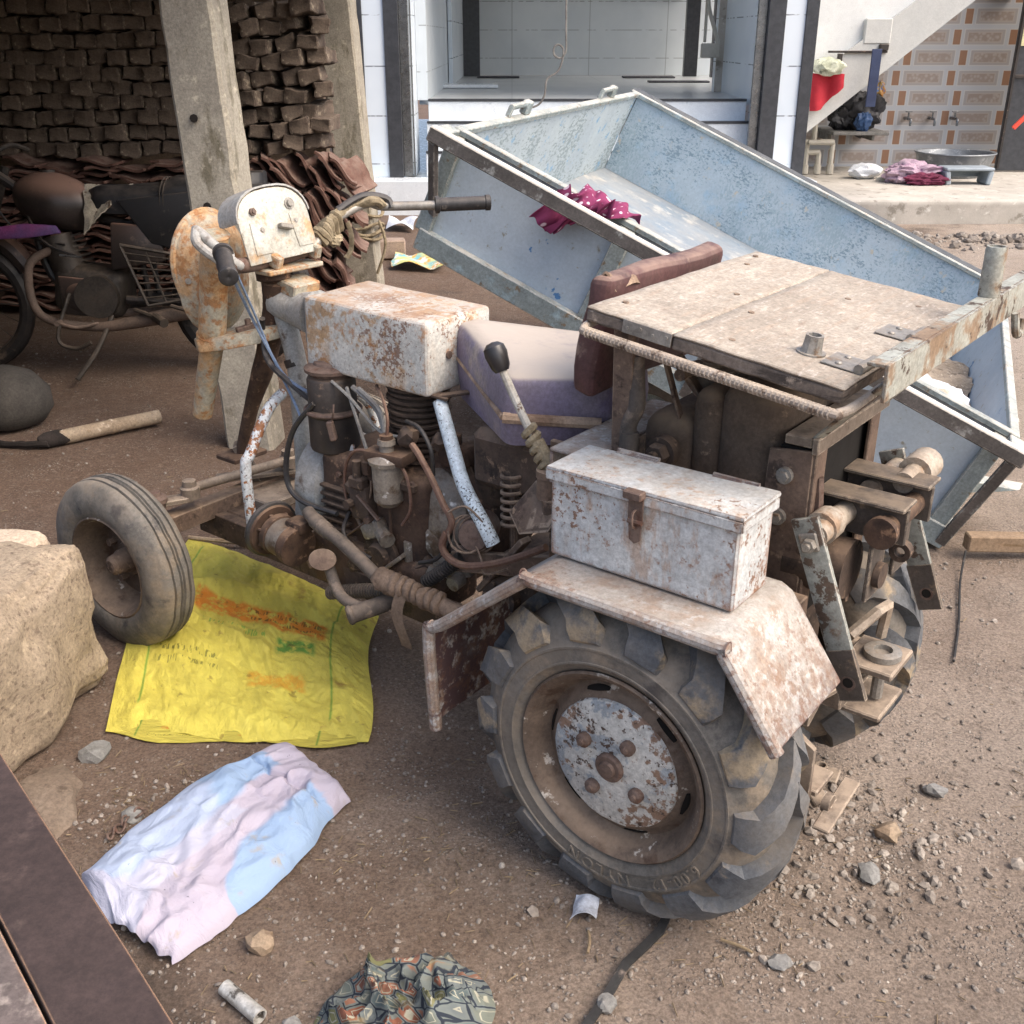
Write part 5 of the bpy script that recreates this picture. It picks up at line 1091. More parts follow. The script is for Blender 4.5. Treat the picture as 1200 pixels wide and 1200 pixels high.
b = MB(); b.bar((.335, -.30, .45), (.335, -.30, .775), .03, .012).bar((.30, -.31, .50), (.62, -.31, .42), .014, .05).bar((.42, -.31, .53), (.56, -.33, .36), .03, .014); P(b, 'upright_plate', 'brown_steel')
b = MB()
for i in range(5): a = .3*i; b.prism([V((.60+.02*i, -.50, .69-.02*i)), V((.62+.02*i, -.46, .73-.02*i)), V((.60+.015*i, -.42, .70-.025*i)), V((.585+.02*i, -.46, .65-.03*i))], (.006, .002, .004), .001)
P(b, 'cooling_vane', 'brown_steel')
# dynamo with belt pulley at the lower left
ax = V((-1, .12, -.12)).normalized(); c0 = V((1.205, -.265, .352))
b = MB(); b.lathe([(.045, -.012), (.066, -.010), (.070, -.004), (.062, .004), (.070, .012), (.066, .018), (.045, .018)], c0, ax, 36); b.lathe([(.03, .02), (.050, .03), (.052, .05)], c0, ax, 24, False); dy = P(b, 'belt_pulley', 'engine_rust')
b = MB(); b.tube([c0+frame_from(ax) @ V((.068*math.cos(a), .068*math.sin(a), .004)) for a in [2*math.pi*i/32 for i in range(32)]], .009, 8, False, True); P(b, 'v_belt', 'black_plastic', dy)
b = MB()
for i in range(7):
    a = 2*math.pi*i/7; b.bar(c0+frame_from(ax) @ V((.03*math.cos(a), .03*math.sin(a), .022)), c0+frame_from(ax) @ V((.055*math.cos(a), .055*math.sin(a), .026)), .012, .008)
P(b, 'fan_blade', 'engine_rust', dy)
b = MB(); b.lathe([(.048, .045), (.050, .05), (.048, .095), (.050, .10), (.050, .118), (.03, .122), (.0, .124)], c0, ax, 28, False); P(b, 'dynamo_body', 'alu_dirty', dy)
b = MB(); b.lathe([(.053, .028), (.054, .048), (.05, .05)], c0, ax, 28, False).lathe([(.052, .097), (.052, .125), (.0, .127)], c0, ax, 28, False); b.box(c0+ax*.11+V((0, -.02, .05)), (.06, .05, .03), None, .008, 2); P(b, 'end_casting', 'engine_rust', dy)
b = MB(); b.tube([(1.075, -.285, .425), (1.0, -.255, .418), (.93, -.245, .408), (.86, -.245, .375), (.795, -.25, .335)], .0165, 12); b.cyl((1.03, -.265, .422), (.965, -.25, .412), .0195, n=12); P(b, 'water_hose', 'rubber_hose')
b = MB(); pts = [V((1.02, -.29, .215)), V((.95, -.29, .24)), V((.88, -.29, .265)), V((.78, -.28, .30))]
b.tube(pts, .014, 10)
for i in range(26): t = i/25; p = pts[0].lerp(pts[3], t)+V((0, 0, .004*math.sin(t*3))); b.tube([p+frame_from((-1, .04, .36)) @ V((.0165*math.cos(a), .0165*math.sin(a), 0)) for a in [2*math.pi*k/12 for k in range(12)]], .0028, 5, False, True)
P(b, 'ribbed_hose', 'rubber_hose')
b = MB(); p0, p1 = V((.70, -.30, .345)), V((.59, -.30, .44)); b.cyl(p0, p1, .012, n=10)
for i in range(16): p = p0.lerp(p1, i/15); b.tube([p+frame_from(p1-p0) @ V((.0145*math.cos(a), .0145*math.sin(a), 0)) for a in [2*math.pi*k/12 for k in range(12)]], .003, 5, False, True)
P(b, 'ribbed_hose', 'black_plastic')
b = MB(); b.tube([(.81, -.25, .345), (.78, -.245, .348), (.72, -.25, .335), (.66, -.25, .335), (.58, -.25, .33), (.50, -.25, .335)], [.018, .026, .021, .023, .019, .014], 12); b.helix((.80, -.248, .345), (.60, -.25, .335), .019, .010, 9, 6, 10); b.rough(.007, 30)
b.grid(lambda u, v: V((.73-.035*u+.01*math.sin(v*5), -.23+.012*math.sin(v*3), .34-.14*v)), 4, 8); rw = P(b, 'rag_wrap', 'wrap_cloth', ang=60)
b = MB(); b.tube([(.62, -.25, .335), (.45, -.25, .345), (.30, -.25, .40), (.18, -.27, .46)], .015, 10); P(b, 'black_pipe', 'black_metal')
# foot pedal with its peg
b = MB(); b.prism([V((.945, -.205, .365))+frame_from((-.45, .75, .45)) @ V((.034*math.cos(a), .026*math.sin(a), 0)) for a in [2*math.pi*i/20 for i in range(20)]], V((-.45, .75, .45)).normalized()*.006, .001); pd = P(b, 'foot_pedal', 'brown_steel')
b = MB(); b.tube([(.945, -.22, .36), (.925, -.215, .315), (.89, -.205, .285), (.845, -.205, .275), (.80, -.215, .275)], [.013, .014, .014, .014, .014], 12); P(b, 'pedal_arm', 'rubber_hose', pd)
b = MB(); p0, p1 = V((.775, -.27, .285)), V((.835, -.165, .265)); b.lathe([(.017, 0), (.018, .02), (.021, .025), (.021, .105), (.024, .108), (.024, .114), (.020, .118), (.010, .118), (.009, .113), (.0, .113)], p0, p1-p0, 20, True); P(b, 'foot_peg', 'rubber_hose', pd)
b = MB(); b.tube([V((.925+.028*math.cos(a), -.33+.004*math.sin(a*3), .43+.026*math.sin(a))) for a in [2*math.pi*i/16 for i in range(16)]], .0045, 6, True, True); b.tube([(.925, -.33, .455), (.90, -.33, .50), (.895, -.33, .54)], .0025, 5); P(b, 'wire_coil', 'wrap_cloth')
b = MB(); b.box((.90, -.345, .41), (.07, .05, .045), (0, 25, 0), .01, 2).cyl((.88, -.34, .41), (.84, -.32, .40), .02, n=10); b.bar((.80, -.33, .37), (.845, -.32, .33), .03, .01); P(b, 'starter_motor', 'alu_dirty')
b = MB()
for p, s in (((1.0, -.36, .34), .03), ((.96, -.33, .30), .025), ((.70, -.34, .33), .035), ((.76, -.36, .34), .03), ((.64, -.36, .40), .03), ((.97, -.345, .50), .022), ((.80, -.36, .66), .024), ((.72, -.38, .66), .02)):
    b = MB(); b.ball(p, s, (1.2, .8, 1), (20, 40, 10), 2, .4, 2); P(b, 'greasy_lump', 'grime')

def bolts(b, pts, ax, r=.008, h=.008):
    for p in pts: b.hexnut(p, ax, r, h, False)
b = MB()
for i in range(9): b.b2((.99, -.352, .30+.022*i), (1.085, -.335, .308+.022*i), .002)
P(b, 'block_fins', 'grime', en)
b = MB(); bolts(b, [(.775+.03*i, -.347, .555-.004*i) for i in range(4)]+[(.80+.055*i, -.347, .25) for i in range(5)]+[(1.02, -.347, .52), (.98, -.347, .27), (.76, -.347, .34)], (0, 1, 0)); P(b, 'block_bolt', 'cap_rust', en)
b = MB(); b.b2((.74, -.352, .225), (1.10, -.338, .265), .004).b2((.765, -.356, .535), (.94, -.335, .556), .004); P(b, 'gasket_flange', 'grime', en)
b = MB(); b.tube([(.842, -.335, .655), (.84, -.34, .70), (.87, -.36, .735), (.93, -.40, .75)], .0042, 6); b.tube([(.90, -.34, .61), (.95, -.335, .60), (.985, -.335, .55), (.99, -.335, .47), (.95, -.335, .42)], .004, 6); b.tube([(.80, -.335, .60), (.775, -.33, .57), (.77, -.33, .50), (.80, -.33, .45)], .004, 6); P(b, 'fuel_pipe', 'brown_pipe', en)
b = MB(); b.box((.93, -.335, .475), (.06, .035, .085), (0, 6, 0), .006, 2).box((.93, -.322, .53), (.045, .03, .03), None, .005).cyl((.93, -.32, .54), (.93, -.32, .585), .011, n=10); b.cyl((.955, -.318, .47), (.955, -.30, .47), .012, n=10); P(b, 'injection_pump', 'grime', en)
b = MB(); b.bar((.90, -.325, .44), (1.0, -.325, .36), .010, .005).bar((.93, -.315, .50), (.86, -.315, .45), .012, .005); b.cyl((.90, -.33, .44), (.90, -.31, .44), .009, n=10).cyl((1.0, -.33, .36), (1.0, -.31, .36), .009, n=10); P(b, 'governor_link', 'cap_rust', en)
b = MB(); b.lathe([(.04, 0), (.055, .004), (.055, .016), (.035, .02), (.03, .035), (.0, .036)], (.88, -.348, .345), (0, 1, 0), 24, False); bolts(b, [(.88+.045*math.cos(a), -.333, .345+.045*math.sin(a)) for a in [2*math.pi*i/6 for i in range(6)]], (0, 1, 0), .006, .006); P(b, 'timing_cover', 'grime', en)
b = MB(); bolts(b, [V((.745, -.41, .475))+frame_from((.15, 1, .1)) @ V((.097*math.cos(a), .097*math.sin(a), .0)) for a in [2*math.pi*i/9 for i in range(9)]], (.15, 1, .1), .008, .010); P(b, 'cover_bolt', 'cap_rust', en)
b = MB(); b.box((.66, -.36, .375), (.10, .05, .055), (0, 20, 8), .010, 2).box((.70, -.345, .345), (.05, .05, .04), (10, -20, 0), .008, 2); b.cyl((.63, -.34, .36), (.63, -.31, .355), .018, n=14); P(b, 'linkage_casting', 'alu_dirty', en)
for q in ([(.80, -.36, .70), (.74, -.34, .70), (.70, -.33, .66), (.70, -.335, .60)], [(1.0, -.36, .43), (.97, -.30, .40), (.93, -.29, .37), (.88, -.30, .35)], [(.66, -.31, .58), (.62, -.30, .50), (.66, -.30, .42), (.73, -.31, .38)]): b = MB(); b.tube(q, .005, 8); P(b, 'loose_wire', 'black_plastic', en)
b = MB(); b.tube([(.66, -.47, .60), (.60, -.46, .66), (.56, -.46, .72)], .022, 12).cyl((.62, -.45, .63), (.60, -.45, .655), .028, n=14); b.box((.60, -.47, .56), (.12, .10, .09), (0, 20, 0), .02, 2); P(b, 'intake_elbow', 'grime', en)
b = MB(); b.bar((1.25, -.35, .275), (.62, -.33, .285), .006, .03); b.bar((1.18, -.34, .30), (1.12, -.33, .24), .03, .008).bar((.70, -.34, .24), (.60, -.33, .30), .04, .008); P(b, 'engine_mount', 'brown_steel')
b = MB(); b.b2((.40, -.70, .29), (.58, -.34, .42), .02); b.cyl((.50, -.34, .36), (.50, -.315, .36), .045, n=22); bolts(b, [(.50+.036*math.cos(a), -.315, .36+.036*math.sin(a)) for a in [2*math.pi*i/5 for i in range(5)]], (0, 1, 0), .006, .007); P(b, 'gear_case', 'grime')
b = MB(); b.bar((.58, -.31, .30), (.20, -.29, .38), .02, .03).bar((.36, -.29, .36), (.30, -.29, .24), .025, .01); b.helix((.56, -.285, .325), (.30, -.285, .36), .012, .003, 14, 6, 10); P(b, 'brake_rod', 'brown_steel')
# ------------------------------------------------------------------ tipped trailer behind the tractor
TO = V((-.312, 3.768, .867)); TR = (.010, .425, -.375); LX, WY, HZ = 1.982, 2.133, .375
tl_ = empty('trailer', TO, TR); tag(tl_, 'pale blue steel tractor trailer standing tilted nose-down behind the tractor', 'trailer')
TM = Matrix.Translation(TO) @ Euler(TR, 'XYZ').to_matrix().to_4x4()
def Q(b, name, m, parent=None, ang=35): return b.build(name, M[m], parent or tl_, (0, 0, 0), ang)
def dent(b, a=.004): b.subdiv(10); b.rough(a, 4); return b
b = MB(); b.b2((0, 0, -.006), (LX, WY, 0), 0); dent(b, .006); Q(b, 'floor', 'trailer_floor')
b = MB(); b.b2((.004, WY-.002, .001), (LX-.004, WY+.003, HZ), 0); dent(b, .005); Q(b, 'far_side', 'trailer_in')
b = MB(); b.b2((-.004, .004, .001), (.001, WY-.004, HZ), 0); dent(b, .005); tg = Q(b, 'tailgate', 'trailer_end')
b = MB(); b.b2((LX-.001, .004, .001), (LX+.004, WY-.004, HZ), 0); dent(b, .004); Q(b, 'head_board', 'trailer_out')
b = MB(); b.b2((.004, -.004, .001), (LX-.004, .001, HZ), 0); dent(b, .005); Q(b, 'near_side', 'trailer_out')
# rims and stiffeners
b = MB()
b.b2((-.02, -.02, HZ), (LX+.02, .014, HZ+.02), .003).b2((-.02, WY-.014, HZ), (LX+.02, WY+.02, HZ+.02), .003).b2((-.02, .0145, HZ), (.012, WY-.0145, HZ+.02), .003).b2((LX-.012, .0145, HZ), (LX+.02, WY-.0145, HZ+.02), .003)
b.b2((-.005, -.04, -.035), (LX+.03, -.005, .04), .003).b2((-.005, WY+.005, -.035), (LX+.03, WY+.04, .04), .003).b2((-.02, -.004, -.035), (-.006, WY, .02), .003).b2((LX+.006, -.004, -.05), (LX+.04, WY, .02), .003)
for x in (-.004, .64, 1.30, LX-.03): b.b2((x-.022, -.034, .031), (x+.034, -.0045, HZ-.002), .003)
for y in (.5, 1.1, 1.65): b.b2((-.03, y-.02, .021), (-.0045, y+.02, HZ-.002), .003)
b.rough(.002, 6); Q(b, 'frame', 'trailer_frame')
# outer tube rails on brackets
for s, y in ((-1, -.125), (1, WY+.125)):
    b = MB(); b.b2((-.05, y-(.02 if s < 0 else .075), HZ-.03), (LX+.05, y+.02, HZ+.018), .004); b.b2((-.05, y-.02, -.04), (-.015, y+.02, HZ-.031), .004) if 0 else None
    b.rough(.002, 5); Q(b, 'side_rail', 'trailer_rail' if s < 0 else 'rail_dark')
    y0, y1 = (y+.021, -.021) if s < 0 else (WY+.021, y-.021)
    for x in (-.045, .97, LX-.01): b = MB(); b.b2((x, y0, HZ-.006), (x+.05, y1, HZ+.016), .003); Q(b, 'rail_bracket', 'trailer_frame')
    for x, x2, z2 in ((-.03, .02, .10), (1.06, 1.06, -.02), (LX+.02, LX+.02, -.02)):
        b = MB(); b.bar((x, y, HZ-.03), (x2, (-.03 if s < 0 else WY+.03), z2), .035, .02)
        Q(b, 'rail_strut', 'trailer_rail')
for y in (.52, 1.62):
    b = MB(); b.tube([(-.015, y-.09, HZ+.02), (-.015, y-.085, HZ+.055), (-.015, y+.075, HZ+.06), (-.015, y+.08, HZ+.02)], .011, 8, False); b.b2((-.03, y+.05, HZ+.021), (0, y+.10, HZ+.07), .004); Q(b, 'gate_hinge', 'trailer_frame', tg)
b = MB(); b.tube([(.62, -.035, -.045), (.62, -.05, -.08), (.62, -.03, -.11), (.62, -.005, -.10)], .008, 8); Q(b, 'rope_hook', 'brown_steel')
# running gear
b = MB(); b.b2((0, .55, -.12), (LX+.1, .62, -.052)).b2((0, 1.5, -.12), (LX+.1, 1.57, -.052)); b.bar((.98, .15, -.25), (.98, WY-.15, -.25), .05, .05).bar((.98, .585, -.25), (.98, .585, -.1), .05, .05).bar((.98, 1.535, -.25), (.98, 1.535, -.1), .05, .05); Q(b, 'under_frame', 'trailer_frame')
b = MB(); b.bar((LX+.04, .5, .0), (LX+.9, 1.06, .10), .06, .06).bar((LX+.04, 1.63, .0), (LX+.9, 1.06, .10), .06, .06); b.tube([V((LX+.95+.05*math.cos(a), 1.06+.05*math.sin(a), .10)) for a in [2*math.pi*i/16 for i in range(16)]], .015, 8, False, True); Q(b, 'tow_frame', 'trailer_frame')
for y in (.2, WY-.2):
    s = -1 if y < 1 else 1
    b = MB(); b.lathe([(.0, .02), (.09, .02), (.11, .05), (.112, .06)], (.98, y-.03 if s > 0 else y+.03, -.25), (0, s, 0), 32, False); wh = Q(b, 'wheel', 'trailer_frame')
    b = MB(); b.lathe([(.11, .0), (.12, -.02), (.15, -.025), (.178, -.01), (.19, .02), (.19, .07), (.178, .10), (.15, .115), (.12, .11), (.11, .09)], (.98, y-.045 if s > 0 else y+.045, -.25), (0, s, 0), 40, False); Q(b, 'tyre', 'tyre', wh)
def onT(x, y, z): return TM @ V((x, y, z))
b = MB()
def heap(u, v):
    x = LX-.85+.84*u; y = .30+1.5*v
    e = max(0, 1-(abs(v-.5)*2)**3)*min(1, u*1.6)
    return onT(x, y, .004+(.13*u+.03)*e*(1+.5*noise.noise(V((x*4, y*4, 1)))))
b.grid(heap, 40, 50); b.rough(.012, 22); b.rough(.006, 60)
tag(b.build('soil_heap', M['trailer_dirt'], ang=60), 'dry grey soil and grit left in the low end of the trailer', 'soil', kind='stuff')
b = MB(); b.ball(onT(LX-.22, .42, .16), .17, (1.1, 1.0, .8), None, 4, .22, 2.6); tag(b.build('white_bag', M['bag_white'], ang=60), 'crumpled white plastic bag lying in the low end of the trailer', 'bag')
# spotted cloth thrown over the near rail
b = MB()
def spot(u, v):
    x = .36+.16*u+.10*v+.04*math.sin(v*4); path = [(-.075, .22), (-.07, .30), (-.06, HZ+.0), (-.04, HZ+.024), (.0, HZ+.026), (.05, HZ+.022), (.09, HZ-.02)]
    t = (v*.98)*(len(path)-1); i = min(len(path)-2, int(t)); f = t-i
    yy = path[i][0]*(1-f)+path[i+1][0]*f; zz = path[i][1]*(1-f)+path[i+1][1]*f
    k = math.sin(u*math.pi)
    if v < .33: zz += .05*(1-k)+.03*u
    x += (.10*(v-.4)*(1 if u > .5 else .3))
    return onT(x, yy+.010*math.sin(u*22+v*5), zz+.018*abs(math.sin(u*9+v*6))+.01*k)
b.grid(spot, 34, 30); b.rough(.012, 12).rough(.005, 32); b.solidify(.003)
tag(b.build('spotted_cloth', M['polka_cloth'], ang=70), 'magenta cloth with white spots thrown over the trailer rail', 'cloth')
b = MB(); b.bar((1.43, 3.03, .05), (2.45, 2.99, .05), .05, .055, 0, .004).rough(.003, 8); tag(b.build('wooden_beam', M['wood_beam']), 'tan squared timber lying on the dirt by the low corner of the trailer', 'beam')
b = MB(); b.tube([(1.42, 3.0, .03), (1.35, 2.85, .002), (1.25, 2.6, .002), (1.16, 2.4, .002)], .0035, 6); tag(b.build('thin_cable', M['strap_rubber']), 'thin dark cable on the dirt below the trailer corner', 'cable')

# ------------------------------------------------------------------ motorcycle in the shed
mc = empty('motorcycle', (-2.0, 5.15, 0), (R(-6), 0, R(4))); tag(mc, 'dusty old black motorcycle with torn seat standing in the dark shed', 'motorcycle')
def B(b, name, m, parent=None, ang=35): return b.build(name, M[m], parent or mc, (0, 0, 0), ang)
# local: -X is the front of the bike, near side is -Y
def wheel(cx, r, w):
    b = MB(); b.lathe([(r-.055, -.02), (r-.05, -.022), (r-.045, -.012), (r-.05, 0), (r-.045, .012), (r-.05, .022), (r-.055, .02)], (cx, 0, r), (0, 1, 0), 40, False); b.cyl((cx, -.06, r), (cx, .06, r), .06, n=20)
    for i in range(18):
        a = 2*math.pi*i/18; s_ = .03 if i % 2 else -.03; b.cyl((cx+.055*math.cos(a+.4), s_, r+.055*math.sin(a+.4)), (cx+(r-.05)*math.cos(a), 0, r+(r-.05)*math.sin(a)), .0028, n=5)
    o = B(b, 'wheel', 'bike_metal'); b = MB(); b.tube([V((cx+(r-.03)*math.cos(a), 0, r+(r-.03)*math.sin(a))) for a in [2*math.pi*i/40 for i in range(40)]], w, 10, False, True); B(b, 'tyre', 'bike_black', o)
wheel(.66, .31, .045); wheel(-.64, .31, .038)
b = MB(); b.tube([(-.42, 0, .92), (-.30, 0, .80), (-.22, 0, .45), (-.02, 0, .30), (.25, 0, .32)], .022, 10); b.tube([(-.38, 0, .88), (-.05, 0, .74), (.25, 0, .68), (.62, 0, .70)], .02, 10)
for s in (-1, 1): b.tube([(.15, s*.11, .34), (.62, s*.11, .31)], .02, 8, False); b.tube([(.25, s*.09, .35), (.30, s*.11, .66), (.85, s*.12, .72)], .014, 8)
B(b, 'frame', 'bike_black')
b = MB()
for s in (-1, 1): b.tube([(-.40, s*.08, .95), (-.64, s*.08, .31)], .022, 10, False)
B(b, 'front_fork', 'bike_metal')
b = MB(); b.tube([(-.38, -.36, 1.03), (-.43, -.26, 1.05), (-.47, -.08, 1.0), (-.47, .08, 1.0), (-.43, .26, 1.05), (-.38, .36, 1.03)], .013, 8); hbk = B(b, 'handlebar', 'bike_metal'); b = MB(); b.cyl((-.41, -.30, 1.045), (-.33, -.42, 1.02), .018, n=12); B(b, 'grip', 'bike_black', hbk)
b = MB(); b.ball((-.15, 0, .79), 1, (.20, .145, .13), (0, 14, 0), 4); b.rough(.006, 8); tkk = B(b, 'fuel_tank', 'bike_tank', ang=60)
b = MB(); b.cyl((-.18, 0, .90), (-.18, 0, .935), .035, n=20); B(b, 'filler_cap', 'bike_metal', tkk)
b = MB(); b.prism([(-.62, -.165, .66), (-.26, -.165, .70), (-.12, -.165, .69), (-.10, -.165, .655), (-.25, -.165, .635), (-.6, -.165, .625)], (0, .03, 0), .006); B(b, 'tank_shroud', 'bike_stripe')
b = MB(); b.rings([[V((x, y*w_, z0+dz)) for y, dz in ((-1, -.07), (-1.02, .0), (-.8, .045), (0, .055), (.8, .045), (1.02, 0), (1, -.07), (0, -.085))] for x, w_, z0 in ((.02, .09, .80), (.06, .115, .815), (.2, .125, .81), (.36, .13, .825), (.42, .13, .85), (.6, .125, .865), (.78, .11, .87), (.83, .07, .87))]).subdiv(2); b.rough(.006, 9); sk_ = B(b, 'seat', 'bike_seat', ang=60)
b = MB(); b.grid(lambda u, v: V((.0+.22*u*(1-.4*v), -.02-.13*v, .865-.06*v-.28*max(0, v-.55)*(1.2-u))), 12, 12).rough(.018, 14).rough(.008, 40).solidify(.006); B(b, 'torn_cover', 'torn_grey', sk_, 70)
b = MB(); b.tube([V((.36+.01*math.sin(a), .145*math.cos(a), .815+.085*math.sin(a)+(-.07 if math.sin(a) < 0 else 0))) for a in [2*math.pi*i/20 for i in range(20)]], .003, 5, True, True); b.tube([V((.375+.01*math.sin(a), .145*math.cos(a), .815+.085*math.sin(a)+(-.07 if math.sin(a) < 0 else 0))) for a in [2*math.pi*i/20 for i in range(20)]], .003, 5, True, True); B(b, 'tie_string', 'bike_metal', sk_)
b = MB(); b.box((-.02, 0, .38), (.34, .26, .24), (0, 8, 0), .06, 3).cyl((.02, -.17, .36), (.02, .17, .36), .10, n=24).cyl((-.10, -.05, .42), (-.16, -.05, .64), .075, n=18)
for i in range(7): b.cyl((-.11-.008*i, 0, .48+.023*i), (-.112-.008*i, 0, .488+.023*i), .10, n=20)
b.rough(.008, 9); B(b, 'engine', 'bike_metal', ang=50)
b = MB(); b.prism([(.10, -.13, .48), (.36, -.13, .52), (.34, -.13, .68), (.12, -.13, .70)], (0, .03, 0), .012); B(b, 'side_cover', 'bike_tank')
b = MB(); b.tube([(-.17, -.10, .58), (-.28, -.13, .50), (-.25, -.15, .28), (.0, -.16, .22), (.3, -.17, .26), (.85, -.18, .36)], [.02, .02, .02, .022, .035, .042], 12); B(b, 'exhaust', 'bike_rust')
for s in (-1, 1):
    b = MB(); b.helix((.45, s*.15, .62), (.55, s*.15, .36), .026, .006, 8, 6, 10); b.cyl((.43, s*.15, .68), (.57, s*.15, .31), .012, n=8); B(b, 'shock', 'bike_metal')
b = MB()
X0, X1, Z0, Z1 = .17, .50, .33, .60
b.tube([(X0, -.20, Z1), (X1, -.20, Z1-.06), (X1+.02, -.20, Z0+.03), (X0+.10, -.20, Z0-.01), (X0, -.20, Z1)], .009, 8, False)
for i in range(1, 8): t = i/8; b.tube([(X0+.10*t, -.20, Z1*(1-t)+(Z0-.01)*t), (X1+.02*t, -.20, (Z1-.06)*(1-t)+(Z0+.03)*t)], .0045, 6, False)
for i in range(1, 3): t = i/3; b.tube([(X0*(1-t)+X1*t, -.20, Z1-.06*t), ((X0+.1)*(1-t)+(X1+.02)*t, -.20, Z0+.03*t)], .005, 6, False)
B(b, 'leg_guard', 'bike_metal')
b = MB(); b.tube([(.38, -.22, .32), (.52, -.25, .30), (.86, -.25, .34), (.92, -.22, .42)], .010, 8); b.tube([(.20, -.18, .30), (.34, -.25, .26)], .012, 8); b.cyl((.30, -.22, .27), (.36, -.30, .25), .022, n=10); B(b, 'foot_rest', 'bike_metal')
b = MB(); b.tube([(.08, -.14, .27), (.02, -.24, .12), (-.06, -.33, .0)], .012, 8); b.tube([(-.10, -.16, .38), (-.16, -.22, .18), (-.08, -.24, .13), (.0, -.25, .16)], .010, 8); B(b, 'kick_stand', 'bike_metal')
b = MB(); b.tube([(.62+.36*math.cos(a), 0, .31+.36*math.sin(a)) for a in [R(10+i*15) for i in range(9)]], [.05]*9, 10); B(b, 'mudguard', 'bike_black')
b = MB(); b.tube([(-.64+.36*math.cos(a), 0, .31+.36*math.sin(a)) for a in [R(30+i*16) for i in range(8)]], [.05]*8, 10); B(b, 'front_mudguard', 'bike_tank')
b = MB(); b.prism([(.16, -.135, .80), (.84, -.12, .87), (.80, -.12, .66), (.50, -.135, .55), (.30, -.135, .60)], (0, .03, 0), .012).prism([(.16, .135, .80), (.84, .12, .87), (.80, .12, .66), (.50, .135, .55), (.30, .135, .60)], (0, .03, 0), .012); B(b, 'tail_panel', 'bike_seat')
b = MB(); b.tube([(.5, -.06, .30), (.1, -.06, .27)], .02, 8, False).tube([(.62, -.12, .36), (.9, -.14, .52)], .010, 6, False); B(b, 'chain_case', 'bike_rust')
b = MB(); b.prism([(-.15, -.14, .46), (.10, -.14, .43), (.06, -.14, .26), (-.14, -.14, .28)], (0, .02, 0), .01); b.lathe([(.06, 0), (.065, .012), (.05, .02), (.0, .022)], (-.06, -.14, .36), (0, -1, 0), 24, False); B(b, 'crank_cover', 'bike_tank')
b = MB(); b.tube([(.02, -.17, .24), (-.06, -.24, .23), (-.12, -.30, .26)], .008, 8).cyl((-.12, -.27, .26), (-.12, -.33, .26), .012, n=10); B(b, 'gear_pedal', 'bike_rust')
b = MB(); b.tube([(-.30, -.05, .80), (-.2, -.13, .62), (-.05, -.14, .55)], .006, 6); b.tube([(-.42, -.1, 1.0), (-.40, -.12, .8), (-.3, -.1, .65), (-.1, -.13, .6)], .005, 6); b.tube([(-.45, 0, .98), (-.5, -.06, .8), (-.58, -.07, .5)], .005, 6); B(b, 'cable', 'bike_black')
b = MB(); b.tube([(-.12, -.165, .555), (-.02, -.17, .545)], .006, 6); b.tube([(.62, -.235, .34), (.80, -.245, .37)], .007, 6); B(b, 'chrome_glint', 'steel_bright')  # small bright steel bits added to stand for chrome glints
b = MB(); b.ball((-.52, 0, .90), .09, (.8, 1, 1)); B(b, 'head_lamp', 'bike_tank')

# ------------------------------------------------------------------ loose things on the ground
# yellow woven sack: spread flat, rucked
YC = [V((-.96, 2.083, 0)), V((-.345, 2.04, 0)), V((-.36, 2.63, 0)), V((-.80, 3.06, 0)), V((-1.05, 3.10, 0))]
def ypos(u, v):
    a = V((-.955+.605*u, 2.08-.045*u+.012*math.sin(u*9), 0)); top = V((-1.05+.68*u, 3.13-.50*u**1.25, 0))
    p = a.lerp(top, v); p.x -= .05*math.sin(v*math.pi)*(1-u); p.x += .02*math.sin(v*5+1)*u
    k = noise.noise(V((u*5, v*5, 0)))
    z = .016+.020*noise.noise(V((u*3+v*2, v*3.2, 1)))+.014*(1-abs(noise.noise(V((u*7, v*5+u*3, 2))))*3)*.5+.008*(.3-abs(noise.noise(V((u*16+v*5, v*13, 5)))))+.005*(.3-abs(noise.noise(V((u*34, v*30+u*9, 8)))))
    z += .016*math.exp(-((v-.70-.10*math.sin(u*3))/.035)**2)+.012*math.exp(-((v-.58+.2*u)/.03)**2)*(u < .6)
    e = min(u, 1-u, v, 1-v); z = max(.005, z*min(1, .35+e*9))
    return V((p.x, p.y, z+gz(p.x, p.y)*.5))
b = MB(); b.grid(ypos, 170, 200)
b.solidify(.0016); sk = b.build('yellow_sack', M['yellow_sack'], ang=80); tag(sk, 'flattened yellow woven sack with orange printed band lying under the tractor', 'sack')
b = MB(); b.grid(lambda u, v: V((-.945+.585*u, 2.085-.045*u-.022*(1-v)*(1+.5*math.sin(u*8))*min(1, u*6, (1-u)*6)+.05*v, .004+.004*v+.004*abs(noise.noise(V((u*9, v*3, 4)))))), 50, 8); b.solidify(.0014)
o = b.build('lower_layer', M['yellow_sack'], sk, ang=80)
b = MB(); b.tube([(-1.05, 3.13, .016), (-.95, 3.10, .02), (-.82, 3.08, .016)], .007, 6); b.build('hem', M['wood_beam'], sk)
